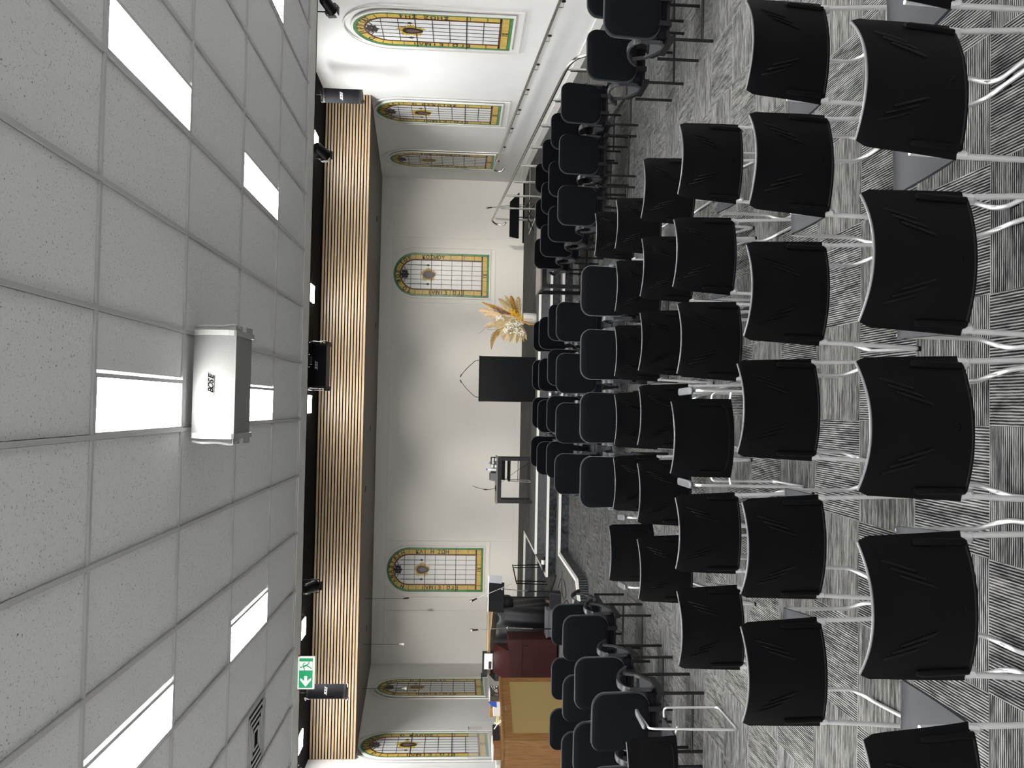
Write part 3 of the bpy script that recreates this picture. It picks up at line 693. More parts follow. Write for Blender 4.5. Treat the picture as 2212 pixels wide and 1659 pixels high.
# white sheets left on seats
for k, (x, y, a, lab) in enumerate(((3.50, 9.50, 8, 'white sheet on padded chair by the handrail posts'), (2.92, 9.58, -10, 'white sheet on middle padded chair of rearmost row beside ramp'),
                                    (-2.36, 8.54, 12, 'white sheet on aisle chair in second row near organ'), (3.24, 6.72, 5, 'white sheet on aisle chair below the ramp foot'))):
    put('paper_sheet', MB().prism([(-.105, .0), (.105, 0), (.105, .03), (.0, .06), (-.105, .075)], lambda a_, b_: (a_, b_ - .15, .0), lambda a_, b_: (a_, b_ - .15, .004)).mesh('paper_sheet', 'paper'), None, (x, y, .452), R(a), lab, 'paper', 'papers left on seats')

# ------------------------------------------------------------------ handrails
rz = lambda y: (y - 9.47) / 7.81 * .55 + .825
t = thing('handrail', 'freestanding steel ramp handrail with looped ends and nine posts', 'handrail', (4.0, 9.47, 0))
P = [(0, -.18, .40), (.03, -.30, .43), (.03, -.40, .56), (0, -.36, .74), (0, -.18, .80), (0, 0, .825), (0, 7.81, rz(17.28)), (0, 8.0, rz(17.5)), (-.06, 8.08, rz(17.5) - .10), (-.07, 8.06, rz(17.5) - .26), (-.02, 8.02, rz(17.5) - .31)]
MB().tube(smooth_path(P, .12), .0215, 10).build('rail', 'steel', t, True)
for k in range(9):
    y = 7.81 * k / 8; z0 = ramp_z(9.47 + y); zt = rz(9.47 + y)
    p = MB().tube([(0, y, z0), (0, y, zt - .055)], .0215, 10).build('post', 'steel', t, True)
    MB().tube([(0, y, zt - .06), (0, y, zt - .01)], .007, 6).build('pin', 'steel', p, True)
wz_ = lambda y: .80 + (y - 10.4) * .0716
t = thing('wall_handrail', 'steel handrail on wall brackets below the stained glass windows', 'handrail', (XR, 9.0, 0))
P = [(-.09, 0, wz_(9.0)), (-.09, 8.9, wz_(17.9)), (-.09, 9.16, wz_(18.1)), (-.11, 9.2, wz_(18.1) - .10), (-.10, 9.18, wz_(18.1) - .20), (-.04, 9.15, wz_(18.1) - .24)]
MB().tube(smooth_path(P, .09), .0215, 10).build('rail', 'steel', t, True)
for y in (10.6, 11.62, 12.63, 13.66, 14.62, 15.63, 16.78, 17.76):
    b = MB().tube(smooth_path([(-.09, y - 9, wz_(y) - .02), (-.09, y - 9, wz_(y) - .085), (-.01, y - 9, wz_(y) - .085)], .025), .006, 6).build('bracket', 'steel', t, True)
    MB().tube([(-.012, y - 9, wz_(y) - .085), (.0, y - 9, wz_(y) - .085)], .03, 12).build('bracket_plate', 'black_metal', b, True)

# ------------------------------------------------------------------ lectern with two gooseneck microphones
t = thing('lectern', 'wide black lectern with two gooseneck microphones at stage centre', 'lectern', (.52, 15.66, .54))
MB().box(-.43, .43, -.02, 0, 0, 1.08).build('front_panel', 'lectern_black', t)
for sx in (-1, 1): MB().plate([(0, 0), (.5, 0), (.5, .95), (0, 1.08)], 0, 1).__class__
for sx in (-1, 1):
    x = sx * .415
    MB().prism([(-.005, 0), (.5, 0), (.5, 1.0), (-.005, 1.09)], lambda y, z: (x - .022, y, z), lambda y, z: (x + .022, y, z)).build('side_panel', 'lectern_side', t)
MB().prism([(-.03, 1.075), (.52, .985), (.52, 1.01), (-.03, 1.10)], lambda y, z: (-.44, y, z), lambda y, z: (.44, y, z)).build('top', 'lectern_black', t)
for sx in (-1, 1):
    g = MB().tube(smooth_path([(sx * .36, .1, 1.08), (sx * .355, .1, 1.16), (sx * .20, .12, 1.33), (sx * .075, .14, 1.43)], .08), .006, 6).build('gooseneck', 'black_metal', t, True)
    MB().tube([(sx * .085, .138, 1.425), (sx * .03, .145, 1.46)], [.010, .013], 8).build('microphone_head', 'black_plastic', g, True)

# ------------------------------------------------------------------ flowers
t = thing('flower_arrangement', 'dried flower arrangement of pampas and palm in a white vase', 'flowers', (1.72, 15.75, .54))
MB().lathe([(.085, 0), (.098, .02), (.105, .22), (.10, .26)], 20).build('vase', 'vase', t, True)
MB().box(-.035, -.02, -.106, -.095, .08, .25).build('drip', 'vase_drip', t)
def feather(mb, base, tip, wd, n=26, curve=(0, 0, 0), thick=.004):
    b, tp, cv = Vector(base), Vector(tip), Vector(curve)
    d = (tp - b); L = d.length; ax = d.normalized(); sd = ax.cross(Vector((0, 1, 0))).normalized()
    pt = lambda q: b + d * q + cv * math.sin(math.pi * q)
    mb.tube([pt(q / 6) for q in range(7)], [thick] * 6 + [thick * .4], 4)
    for k in range(n):
        q = .25 + .75 * k / n; p = pt(q); wl = wd * math.sin(math.pi * min(1, .15 + .85 * (q - .25) / .75)) + .01
        for s in (-1, 1):
            e = p + sd * s * wl * random.uniform(.7, 1.1) + ax * wl * 1.1 + Vector((0, random.uniform(-.03, .03), 0))
            mb.tube([p, (p + e) / 2 + ax * .01, e], [.005, .0065, .002], 3)
def fan(mb, base, dirv, L, spread, n=11):
    b = Vector(base); a0 = math.atan2(dirv[1], dirv[0])
    for k in range(n):
        a = a0 + spread * (k / (n - 1) - .5); ll = L * (.86 + .14 * math.cos((k / (n - 1) - .5) * 3))
        d = Vector((math.cos(a), 0, math.sin(a))); s = Vector((-d.z, 0, d.x)) * L * spread / n * .42
        m = b + d * ll * .8; e = b + d * ll
        yo = Vector((0, .012 * (-1) ** k, 0))
        mb.add([b, m - s + yo, e, m + s - yo, b + Vector((0, .006, 0)), m - s + yo * 2 + Vector((0, .006, 0)), e + Vector((0, .006, 0)), m + s + Vector((0, .006, 0))],
               [(0, 1, 2, 3), (7, 6, 5, 4), (0, 4, 5, 1), (1, 5, 6, 2), (2, 6, 7, 3), (3, 7, 4, 0)])
c0 = (0, 0, .30)
for tip, wd, m_, cv in (((.12, .02, 1.12), .075, 'pampas', (.02, 0, 0)), ((-.18, .03, 1.02), .05, 'pampas', (0, 0, .02)), ((-.44, -.02, .62), .09, 'pampas', (0, 0, .05)),
                        ((-.62, -.02, .86), .05, 'gold_grass', (.06, 0, .14)), ((.29, .02, 1.06), .03, 'gold_grass', (0, 0, 0)), ((.17, .03, 1.05), .02, 'gold_grass', (0, 0, 0)),
                        ((.42, .0, .50), .05, 'gold_grass', (0, 0, .03)), ((.40, -.02, .36), .05, 'palm', (0, 0, .02)), ((.43, .02, .62), .03, 'palm', (0, 0, 0)), ((.05, .0, 1.0), .08, 'pampas', (0, 0, 0)), ((.36, -.03, .74), .05, 'palm', (0, 0, 0)), ((.30, .02, .46), .06, 'pampas', (0, 0, 0)), ((-.40, .02, .42), .07, 'palm', (0, 0, .02)), ((-.2, 0, .95), .03, 'palm', (0, 0, 0))):
    mb = MB(); feather(mb, c0, tip, wd * 1.15, 44, cv, .006); mb.build('plume', m_, t)
for d, L, spr in (((-.9, .35), .50, 1.5), ((-.35, .9), .52, .8), ((-1, -.25), .40, .5)):
    mb = MB(); fan(mb, (-.03, -.03, .34), d, L, spr); mb.build('palm_fan', 'palm', t)
for tip, m_ in (((.20, 0, .90), 'brown_leaf'), ((.26, .02, .95), 'rust_leaf'), ((.14, -.02, .85), 'brown_leaf'), ((.33, 0, .66), 'brown_leaf'), ((.36, .01, .52), 'brown_leaf'), ((.24, .0, .72), 'palm')):
    mb = MB(); b, e = Vector((.02, -.02, .36)), Vector(tip); s = (e - b).cross(Vector((0, 1, 0))).normalized() * .028; q = b + (e - b) * .7
    mb.add([b, q - s, e, q + s, b + Vector((0, .01, 0)), q - s + Vector((0, .012, 0)), e + Vector((0, .01, 0)), q + s + Vector((0, .012, 0))], [(0, 1, 2, 3), (7, 6, 5, 4), (0, 4, 5, 1), (1, 5, 6, 2), (2, 6, 7, 3), (3, 7, 4, 0)])
    mb.build('leaf', m_, t)
for nm, m_, cs, n, rr in (('white_blossom', 'white_flower', [(-.22, .43, .16), (-.12, .36, .10), (-.26, .58, .07), (-.02, .70, .09), (-.30, .34, .11), (-.14, .52, .09)], 34, .016), ('yellow_blossom', 'yellow_flower', [(.06, .41, .10), (.11, .48, .07), (-.02, .34, .07)], 34, .015)):
    mb = MB()
    for x, z, r_ in cs:
        for k in range(n):
            a, b_, q = random.uniform(0, 6.28), random.uniform(0, 3.14), random.random() ** .5 * r_
            mb.ball((x + q * math.cos(a) * math.sin(b_), -.09 + q * .7 * math.sin(a) * math.sin(b_), z + q * math.cos(b_)), rr * random.uniform(.6, 1.2), 5, 4)
    mb.build(nm, m_, t, kind='stuff')
MB().tube([(-.1, 0, .5), (-.24, 0, .80), (-.25, 0, .92), (-.20, 0, .98), (-.27, 0, 1.05), (-.33, 0, 1.12)], .0025, 4).build('twig', 'brown_leaf', t)
MB().tube([(-.06, -.1, .3), (-.13, -.1, .14), (-.125, -.1, .0)], [.014, .018, .014], 6).build('orange_ribbon', 'vase_drip', t)

# ------------------------------------------------------------------ tables
def small_table(name, label, x, y, z, w_, d_, h, lt, yaw=0, top='table_top', taper=True):
    t = thing(name, label, 'table', (x, y, z), R(yaw))
    MB().box(-w_ / 2, w_ / 2, -d_ / 2, d_ / 2, h - .025, h).build('tabletop', top, t)
    MB().box(-w_ / 2 + .03, w_ / 2 - .03, -d_ / 2 + .03, -d_ / 2 + .05, h - .10, h - .02).box(-w_ / 2 + .03, w_ / 2 - .03, d_ / 2 - .05, d_ / 2 - .03, h - .10, h - .02).box(-w_ / 2 + .03, -w_ / 2 + .05, -d_ / 2 + .03, d_ / 2 - .03, h - .10, h - .02).box(w_ / 2 - .05, w_ / 2 - .03, -d_ / 2 + .03, d_ / 2 - .03, h - .10, h - .02).build('apron', 'table_black', t)
    for sx in (-1, 1):
        for sy in (-1, 1):
            a = Vector((sx * (w_ / 2 - .045), sy * (d_ / 2 - .045), h - .03)); b = Vector((sx * (w_ / 2 - .045), sy * (d_ / 2 - .045), 0))
            mb = MB().bar(a, b, lt, lt)
            if not taper: mb.prism([(0, 0), (.09, 0), (.03, -.03), (0, -.12)], lambda p, q: (a.x - sx * p, a.y - .02, h - .09 + q), lambda p, q: (a.x - sx * p, a.y + .02, h - .09 + q))
            mb.build('leg', 'table_black', t)
    return t
TX, TY = -1.46, 16.2
small_table('side_table', 'small black table with bottles and cups on the carpeted stage', TX, TY, .54, .92, .56, .71, .055)
ZT = .54 + .71
t = thing('stage_chair', 'black chair on thin chrome legs pushed behind the stage table', 'chair', (-1.28, 16.62, .54), math.pi)
MB().shell(lambda u, v: ((u - .5) * .46, -.02 - .03 * (1 - (2 * u - 1) ** 2), .5 + .30 * v), 8, 4, .02).build('backrest', 'table_black', t, True)
MB().pillow(rrect(-.23, .23, 0, .44, .05, .05), lambda x, y, d: (x, y, .44 + d), .045).build('seat', 'table_black', t, True)
for sx in (-1, 1): MB().tube(smooth_path([(sx * .22, 0, .5), (sx * .23, -.02, .012), (sx * .23, .45, .012), (sx * .21, .42, .44)], .03), .009, 6).build('leg_frame', 'chrome', t, True)
MB().tube([(-.21, .3, .26), (.21, .3, .26)], .007, 6).build('stretcher', 'black_metal', t)
def bottle(x, y, z, h, r, body, cap, label, name='water_bottle'):
    t = thing(name, label, 'bottle', (x, y, z))
    MB().lathe([(r, 0), (r, h * .6), (r * .55, h * .8), (r * .4, h * .86)], 12).build('body', body, t, True)
    MB().lathe([(r * .45, h * .86), (r * .45, h)], 10).build('cap', cap, t, True)
    MB().lathe([(r * 1.03, h * .25), (r * 1.03, h * .5)], 12).build('label', 'label_white', t, True)
bottle(-1.26, 16.08, ZT, .20, .033, 'white_plastic', 'blue', 'white water bottle with blue cap on the stage table')
bottle(-1.13, 16.12, ZT, .17, .036, 'clear_plastic', 'white_plastic', 'clear bottle with white cap on the stage table')
for k, (x, y, h) in enumerate(((-1.06, 16.05, .09), (-1.19, 16.02, .11))):
    t = thing('cup', ('short' if k == 0 else 'taller') + ' white cup beside the bottles on the stage table', 'cup', (x, y, ZT), 0, 'cups on the stage table')
    MB().lathe([(.028, 0), (.038, h), (.034, h), (.026, .006)], 14).build('body', 'white_plastic', t, True); MB().lathe([(.0385, h * .35), (.0395, h * .55)], 14).build('band', 'ink', t, True)
t = thing('box_file', 'dark grey slanted box on the stage table', 'box', (-1.40, 16.12, ZT)); MB().prism([(-.09, 0), (.07, 0), (.07, .12), (-.06, .13)], lambda x, z: (x, -.1, z), lambda x, z: (x, .1, z)).build('body', 'grey_case', t); MB().box(-.065, .072, -.103, .1, .12, .128).build('lid', 'black_plastic', t)
def desk_mic(x, y, z):
    t = thing('table_microphone', 'thin gooseneck microphone standing on the stage table', 'microphone', (x, y, z))
    MB().lathe([(.055, 0), (.055, .012), (.03, .02)], 14).build('base', 'black_metal', t, True)
    g = MB().tube([(0, 0, .015), (-.03, 0, .12), (-.03, 0, .22), (.0, 0, .36), (.04, 0, .46)], .005, 6).build('gooseneck', 'black_metal', t, True)
    MB().tube([(-.032, 0, .17), (-.03, 0, .24)], .011, 8).build('collar', 'black_plastic', g, True)
desk_mic(-1.62, 16.05, ZT)
put('cable', MB().tube([(-1.60, 16.3, ZT - .02), (-1.48, 16.42, 1.05), (-1.30, 16.48, .80), (-1.15, 16.6, .545)], .004, 5).mesh('cable', 'black_metal'), None, None, 0, 'thin black cable hanging off the stage table', 'cable')
small_table('folding_table', 'long dark table standing between the padded seats and stage steps', 2.52, 13.28, 0, 1.26, .82, .75, .06, 0, 'table_top', False)

# ------------------------------------------------------------------ microphone and music stands
def mic_stand(label, base, joint, head, tail, tripod=.28, name='microphone_stand'):
    """base on the floor, joint of boom, head (mic), tail (counter end)"""
    bx, by, bz = base; t = thing(name, label, 'microphone stand', base)
    L_ = lambda p: (p[0] - bx, p[1] - by, p[2] - bz)
    j = L_(joint)
    MB().tube([(0, 0, .06), (0, 0, j[2] * .55)], .011, 8).build('lower_pole', 'black_metal', t, True)
    MB().tube([(0, 0, j[2] * .5), j], .008, 8).build('upper_pole', 'steel', t, True)
    MB().ball(j, .024, 8, 6).build('clamp', 'steel', t, True)
    MB().tube([L_(tail), L_(head)], .006, 6).build('boom', 'steel', t, True)
    for k in range(3):
        a = k * 2.094 + .5; MB().tube([(0, 0, .12), (tripod * math.cos(a), tripod * math.sin(a), .01)], .009, 6).build('leg', 'black_metal', t, True)
    d = (Vector(head) - Vector(tail)).normalized(); h = Vector(L_(head))
    m = MB().tube([h, h + d * .08 + Vector((0, 0, .0))], [.012, .016], 8).build('microphone', 'black_metal', t, True)
    MB().ball(h + d * .105, .028, 8, 6).build('mic_head', 'steel', m, True)
mic_stand('boom microphone stand crossing in front of the black music stand', (-3.30, 14.55, .18), (-3.26, 14.55, 1.17), (-3.42, 14.5, 1.62), (-3.17, 14.55, 1.01), .3)
mic_stand('upright microphone stand before the black covered piano', (-3.72, 13.65, .18), (-3.70, 13.65, 1.12), (-3.735, 13.65, 1.61), (-3.70, 13.65, 1.0), .26)
mic_stand('boom microphone stand beside the low wide music stand by the ramp', (4.28, 17.2, .54), (4.27, 17.2, .80), (4.20, 17.1, 1.40), (4.33, 17.2, .68), .25)
def music_stand(label, base, h, w_, d_, tilt, yaw=0, paper=None):
    t = thing('music_stand', label, 'music stand', base, R(yaw))
    MB().tube([(0, 0, .1), (0, 0, h)], .012, 8).build('pole', 'black_metal', t, True)
    for k in range(3):
        a = k * 2.094 + .3; MB().tube([(0, 0, .16), (.3 * math.cos(a), .3 * math.sin(a), .01)], .009, 6).build('leg', 'black_metal', t, True)
    M = Matrix.Translation((0, 0, h)) @ Matrix.Rotation(tilt, 4, 'X')
    tr = MB().prism([(-w_ / 2, 0), (w_ / 2, 0), (w_ / 2 - .1 * (paper is None), d_), (-w_ / 2 + .1 * (paper is None), d_)], lambda x, y: M @ Vector((x, y - d_ * .3, 0)), lambda x, y: M @ Vector((x, y - d_ * .3, .008))).box(-w_ / 2, w_ / 2, -d_ * .3 - .05, -d_ * .3, .0, .012, M).build('tray', 'lectern_black', t)
    if paper: MB().box(w_ / 2 - .02, w_ / 2 + .12, -d_ * .3, d_ * .66, .012, .016, M).build('sheet', 'grey_sheet', tr); MB().box(-w_ / 2, w_ / 2 + .1, d_ * .68, d_ * .76, .012, .016, M).build('sheet', 'paper', tr)
music_stand('wide low black music stand standing by the end of the ramp rail', (3.86, 16.45, .54), .40, .92, .34, R(25))
music_stand('tall black music stand holding a white sheet near the covered piano', (-3.45, 14.75, .18), 1.06, .54, .24, R(72), 0, True)
t = thing('black_stool', 'black metal stool with a slanted top on the carpeted side steps', 'stool', (-3.36, 16.3, .18))
MB().prism([(-.17, .60), (.17, .68), (.17, .70), (-.17, .62)], lambda x, z: (x, -.13, z), lambda x, z: (x, .13, z)).build('top', 'black_metal', t)
for sx in (-1, 1):
    for sy in (-1, 1): MB().tube([(sx * .155, sy * .11, .64 + sx * .035), (sx * .17, sy * .15, 0)], .011, 6).build('leg', 'black_metal', t, True)
t = thing('lying_bottle', 'small dark bottle with white label lying on the side step', 'bottle', (-2.78, 15.03, .395))
M = Matrix.Rotation(-math.pi / 2, 4, 'Y')
MB().lathe([(.034, 0), (.034, .17), (.013, .24), (.013, .31)], 12, M=M).build('body', 'black_plastic', t, True); MB().lathe([(.035, .05), (.035, .13)], 12, M=M).build('label', 'label_white', t, True)
for k, pts in enumerate(([(-3.2, 14.4, .185), (-2.95, 14.1, .185), (-2.9, 13.6, .185), (-3.1, 13.3, .185), (-3.25, 13.7, .185), (-3.1, 14.0, .185), (-2.8, 13.9, .185)], [(-3.4, 13.9, .185), (-3.1, 13.2, .185), (-3.3, 12.8, .185), (-3.6, 13.1, .185), (-3.9, 13.9, .185)])):
    put('floor_cable', MB().tube(smooth_path(pts, .2), .006, 5).mesh('floor_cable', 'black_metal', True), None, None, 0, ['black cable looped on the carpet under the boom microphone stand', 'black cable curling towards the upright microphone stand'][k], 'cable', 'cables on the carpet')

# ------------------------------------------------------------------ piano under black cover, grey case, mahogany cabinet, organ
t = thing('covered_piano', 'pale wooden upright piano under a draped black cover', 'piano', (-4.35, 15.25, .18))
MB().box(-.62, .62, -.05, .45, 0, 1.19).build('case', 'pale_wood', t)
MB().box(-.66, .66, -.08, .47, 1.19, 1.215).build('lid', 'pale_wood', t)
def cov(u, v):
    x = -.66 + 1.34 * u; f = .018 * math.sin(u * 34 + v * 3) * (.3 + v) + .012 * math.sin(u * 11 + 2)
    top = 1.14 + .03 * math.sin(u * 3.1 + .5)
    if v < .35: q = v / .35; return (x, .02 - q * .36, top - .10 * q + f * .4)
    q = (v - .35) / .65; return (x * (1 + .05 * q), -.34 - .06 * math.sin(q * 2.5) + f, top - .10 - (top - .16) * q)
MB().shell(lambda u, v: cov(1 - u, v), 40, 18, .008).build('cover', 'black_cover', t, True)
MB().shell(lambda u, v: (.64 + .05 * v + .015 * math.sin(u * 14 + v * 4), .46 - .84 * u, 1.15 - .10 * u - .98 * v), 16, 10, .008).build('cover_side', 'black_cover', t, True)
MB().pillow(rrect(.5, .86, .75, 1.12, .12, .1), lambda x, z, d: (x, -.16 + d, z), .25, .4).build('cover_bundle', 'black_cover', t, True)
t = thing('grey_case', 'low grey equipment case on the floor before the covered piano', 'case', (-3.80, 14.40, .18)); MB().box(-.23, .23, -.14, .14, 0, .20).build('body', 'grey_case', t); MB().box(-.24, .24, -.15, .15, .195, .225).build('lid', 'grey_case', t); MB().box(-.06, .06, -.155, -.14, .1, .13).build('handle', 'black_plastic', t)
t = thing('floor_monitor', 'small black floor monitor speaker beside the grey case', 'speaker', (-3.36, 14.0, .18)); MB().prism([(0, 0), (.26, 0), (.26, .12), (.08, .2)], lambda y, z: (-.14, y, z), lambda y, z: (.14, y, z)).build('body', 'black_plastic', t); MB().prism([(.0, .02), (.07, .19), (.065, .195), (-.006, .02)], lambda y, z: (-.12, y, z), lambda y, z: (.12, y, z)).build('grille', 'grille_black', t)
t = thing('mahogany_cabinet', 'dark mahogany cabinet with slanted desk beside the organ', 'cabinet', (-4.42, 14.22, .18))
MB().box(-.36, .36, 0, .5, .03, .88).build('body', 'mahogany', t); MB().box(-.34, .34, .03, .47, 0, .04).build('plinth', 'black_paint', t)
dr = MB().box(-.352, .352, -.018, 0, .04, .63).build('door', 'mahogany', t); MB().box(.25, .27, -.03, -.017, .545, .60).build('handle', 'black_metal', dr)
MB().box(-.352, .352, -.018, 0, .645, .875).build('drawer', 'mahogany', t)
MB().prism([(.0, .88), (.5, .88), (.5, 1.12), (.04, .90)], lambda y, z: (-.36, y, z), lambda y, z: (.16, y, z)).build('slanted_desk', 'mahogany', t)
t = thing('open_book', 'white printed sheets propped on the mahogany desk', 'papers', (-4.58, 14.74, 1.31)); MB().box(-.16, .12, .0, .01, 0, .15).build('sheet', 'paper', t); MB().box(-.15, -.02, -.004, .0, .02, .07).build('print', 'ink', t)
t = thing('black_box', 'open black box behind the mahogany cabinet', 'box', (-4.75, 14.95, .18)); MB().box(-.2, .2, 0, .25, 1.215, 1.30).build('body', 'black_plastic', t); MB().box(-.27, -.2, 0, .25, 1.30, 1.32).build('flap', 'black_plastic', t)
# organ
og = thing('organ', 'oak organ console with a woven gold cloth back panel', 'organ', (-4.62, 11.4, .18), math.atan2(.935, .355))
H = 1.10
MB().box(0, 1.26, .02, .64, .0, H).build('body', 'oak', og)
for a, b, c_, d in ((0, .10, 0, H), (1.18, 1.26, 0, H), (.10, 1.18, H - .12, H), (.10, 1.18, 0, .12)): MB().box(a, b, 0, .03, c_, d).build('frame_rail', 'oak', og)
MB().box(.10, 1.18, .008, .03, .12, H - .12).build('cloth_panel', 'organ_cloth', og)
MB().box(-.02, 1.28, -.015, .66, H, H + .03).build('lid', 'oak', og)
MB().box(.54, .64, -.004, .004, H - .05, H - .035).build('lock_plate', 'steel', og)
OG = Matrix.Translation((-4.62, 11.4, .18)) @ Matrix.Rotation(math.atan2(.935, .355), 4, 'Z')
def on_organ(name, label, cat, x, y, parts):
    t = thing(name, label, cat, OG @ Vector((x, y, H + .03)), math.atan2(.935, .355))
    for nm, mb, m_ in parts: mb.build(nm, m_, t)
on_organ('wooden_tray', 'wooden tray of small dark things at the near end of organ top', 'tray', .04, .2, [('tray', MB().box(0, .42, 0, .22, 0, .11), 'oak'), ('lining', MB().box(.14, .44, -.01, .2, .02, .115), 'black_plastic'), ('lid', MB().box(.0, .3, .06, .26, .11, .13), 'paper')])
mb = MB()
for k in range(26): mb.ball((random.uniform(.16, .42), -.012, random.uniform(.03, .10)), .008, 5, 4)
on_organ('cable_tangle', 'tangle of white cord hanging over the organ edge', 'cable', .30, .06, [('cord', MB().tube([(0, .05, .1), (.03, 0, .06), (.04, -.05, .0), (.05, -.055, -.05), (.07, -.04, .02), (.1, .05, .05), (.14, .06, .09)], .008, 6), 'paper')])
on_organ('yellow_folder', 'yellow folder lying on the organ top', 'folder', .49, .24, [('cover', MB().box(0, .24, 0, .24, .03, .045), 'yellow_paper'), ('pages', MB().box(.01, .23, .0, .24, .015, .03), 'paper'), ('board', MB().box(0, .25, 0, .26, 0, .015), 'pale_wood')])
on_organ('white_folder', 'white folder with a blue cover standing on the organ', 'folder', .66, .06, [('pages', MB().box(0, .14, 0, .14, 0, .10), 'paper'), ('cover', MB().prism([(.02, .05), (.15, .05), (.14, .17), (.05, .13)], lambda x, z: (x, -.004, z), lambda x, z: (x, .008, z)), 'blue')])
on_organ('cardboard_box', 'brown cardboard box among the papers on the organ', 'box', .83, .2, [('body', MB().box(0, .16, 0, .16, 0, .14), 'cardboard'), ('flap', MB().box(0, .16, -.03, 0, .13, .14), 'cardboard')])
on_organ('clear_tub', 'small clear plastic tub on the organ', 'tub', .93, .03, [('tub', MB().box(0, .12, 0, .12, 0, .14), 'clear_plastic'), ('lid', MB().box(-.005, .125, -.005, .125, .14, .155), 'white_plastic')])
on_organ('black_box_of_beads', 'black box of white beads at the mahogany end of the organ', 'box', 1.08, .14, [('body', MB().box(0, .17, 0, .18, 0, .13), 'black_plastic'), ('beads', (lambda m: ([m.ball((random.uniform(.01, .16), -.005, random.uniform(.02, .11)), .009, 5, 4) for _ in range(22)], m)[1])(MB()), 'paper')])
on_organ('acrylic_sheet', 'clear acrylic sheet standing on the organ top', 'sheet', .30, .52, [('sheet', MB().box(-.12, .62, 0, .006, .0, .46), 'clear_plastic')])
t = thing('music_shelf', 'dark wooden shelf unit against the wall behind the organ', 'shelf', (-5.62, 12.35, .18))
for sx in (-1, 1): MB().box(sx * .34 - .015, sx * .34 + .015, -.15, .15, 0, 1.06).build('side', 'mahogany', t)
for z in (.1, .38, .66, .92): MB().box(-.33, .33, -.15, .15, z, z + .04).build('shelf_board', 'mahogany', t)
for k, z in enumerate((.42, .70, .96)):
    put('storage_box', MB().box(-.28, .28, -.13, .13, 0, .19).box(-.285, .285, -.135, .135, .17, .2).mesh('storage_box', 'paper'), None, (-5.62, 12.35, .18 + z), 0, 'white storage box on the %s of the dark shelf unit' % ['lowest filled board', 'middle board', 'top board'][k], 'box', 'white boxes on the shelf unit')
t = thing('wall_notice', 'small white printed notice on the wall by the organ window', 'notice', (XL + .004, 15.52, 1.4)); MB().box(-.0, .004, -.11, .11, 0, .33).build('sheet', 'paper', t)
for k in range(9): MB().box(.004, .005, -.09, .09, .05 + k * .026, .058 + k * .026).build('print_line', 'logo_grey', t)
MB().box(.004, .005, -.08, .08, .285, .31).build('print_heading', 'ink', t)

# ------------------------------------------------------------------ loudspeakers
def speaker(name, label, loc, rot, L_, Hh, D, body, grille, end, logo, white, turn=0, drop=None):
    """long cabinet, length along local x, front faces local -y"""
    t = thing(name, label, 'speaker', loc); t.rotation_euler = rot
    MB().prism([(-Hh / 2, 0), (Hh / 2, 0), (Hh * .38, D), (-Hh * .38, D)], lambda z, y: (-L_ / 2 + .03, y, z), lambda z, y: (L_ / 2 - .03, y, z)).build('body', body, t)
    MB().shell(lambda u, v: ((1 - u) * (L_ - .06) - L_ / 2 + .03, .0 - .022 * math.sin(math.pi * v), (v - .5) * Hh), 4, 8, .006).build('grille', grille, t, True)
    for sx in (-1, 1):
        prof = arc(0, 0, 1, 180, 360, 8)
        poly = [(z * Hh / 2, y * .035) for z, y in prof] + [(Hh * .44, D), (-Hh * .44, D)]
        e = MB().prism(poly, lambda z, y: (sx * (L_ / 2 - .032), y, z), lambda z, y: (sx * L_ / 2, y, z)).build('end_cap', end, t, False)
        for k in (0, 1):
            yy = D * (.35 + .5 * k)
            MB().prism([(yy - .07, -Hh * .42), (yy + .03, -Hh * .42), (yy + .03, -Hh * .30), (yy - .07, -Hh * .40)], lambda y, z: (sx * L_ / 2, y, z), lambda y, z: (sx * (L_ / 2 + .035), y, z)).build('bracket_ear', end, t)
        MB().tube(smooth_path([(sx * (L_ / 2 + .02), .02, Hh * .5), (sx * (L_ / 2 + .03), .0, Hh * .25), (sx * (L_ / 2 + .025), .03, -.02), (sx * (L_ / 2 + .04), .06, -.1), (sx * (L_ / 2 + .015), .09, -.12)], .03), .008, 6).build('safety_cord', 'spk_white' if white else 'steel', t, True)
    mb = MB(); s = .048
    f = (lambda x, z: (x, -.030, z)) if not turn else (lambda x, z: (-turn * z, -.030, turn * x))
    for k, c in enumerate('BOSE'): lay_text(mb, [(c, (k - 1.5) * .028, -.010, 0, s, .4)], f)
    for q in ([(-.070, -.018), (.052, -.018), (.053, -.015), (-.069, -.015)], [(-.048, .022), (.074, .022), (.075, .025), (-.047, .025)]): mb.add([f(*p) for p in q], [(0, 1, 2, 3)])
    mb.build('logo', logo, t)
    if drop:
        for p in drop: MB().tube([p[0], p[1]], .009, 6).build('hanger', 'black_metal', t, True)
    return t
speaker('ceiling_speaker', 'white loudspeaker hung under the ceiling tiles beside the light panel', (.10, 5.12, 3.515), (R(-8), 0, 0), .67, .27, .32, 'spk_grey', 'grille_white', 'spk_white', 'logo_dark', True)
MB_ = MB()
speaker('recess_speaker', 'black loudspeaker hung level before the middle of the slatted bulkhead', (.54, 12.1, 4.10), (R(-10), 0, 0), .66, .27, .26, 'soffit_wood', 'grille_black', 'black_plastic', 'logo_white', False, 0, [((-.2, .12, .1), (-.2, .12, .40)), ((.2, .12, .1), (.2, .12, .40))])
speaker('upright_speaker', 'black upright loudspeaker hung by the wall of the ramp', (4.88, 12.95, 3.97), (R(-4), R(90), R(-28)), .60, .22, .2, 'black_plastic', 'grille_black', 'black_plastic', 'logo_white', False, 1, [((-.28, .1, 0), (-.56, .1, 0))])
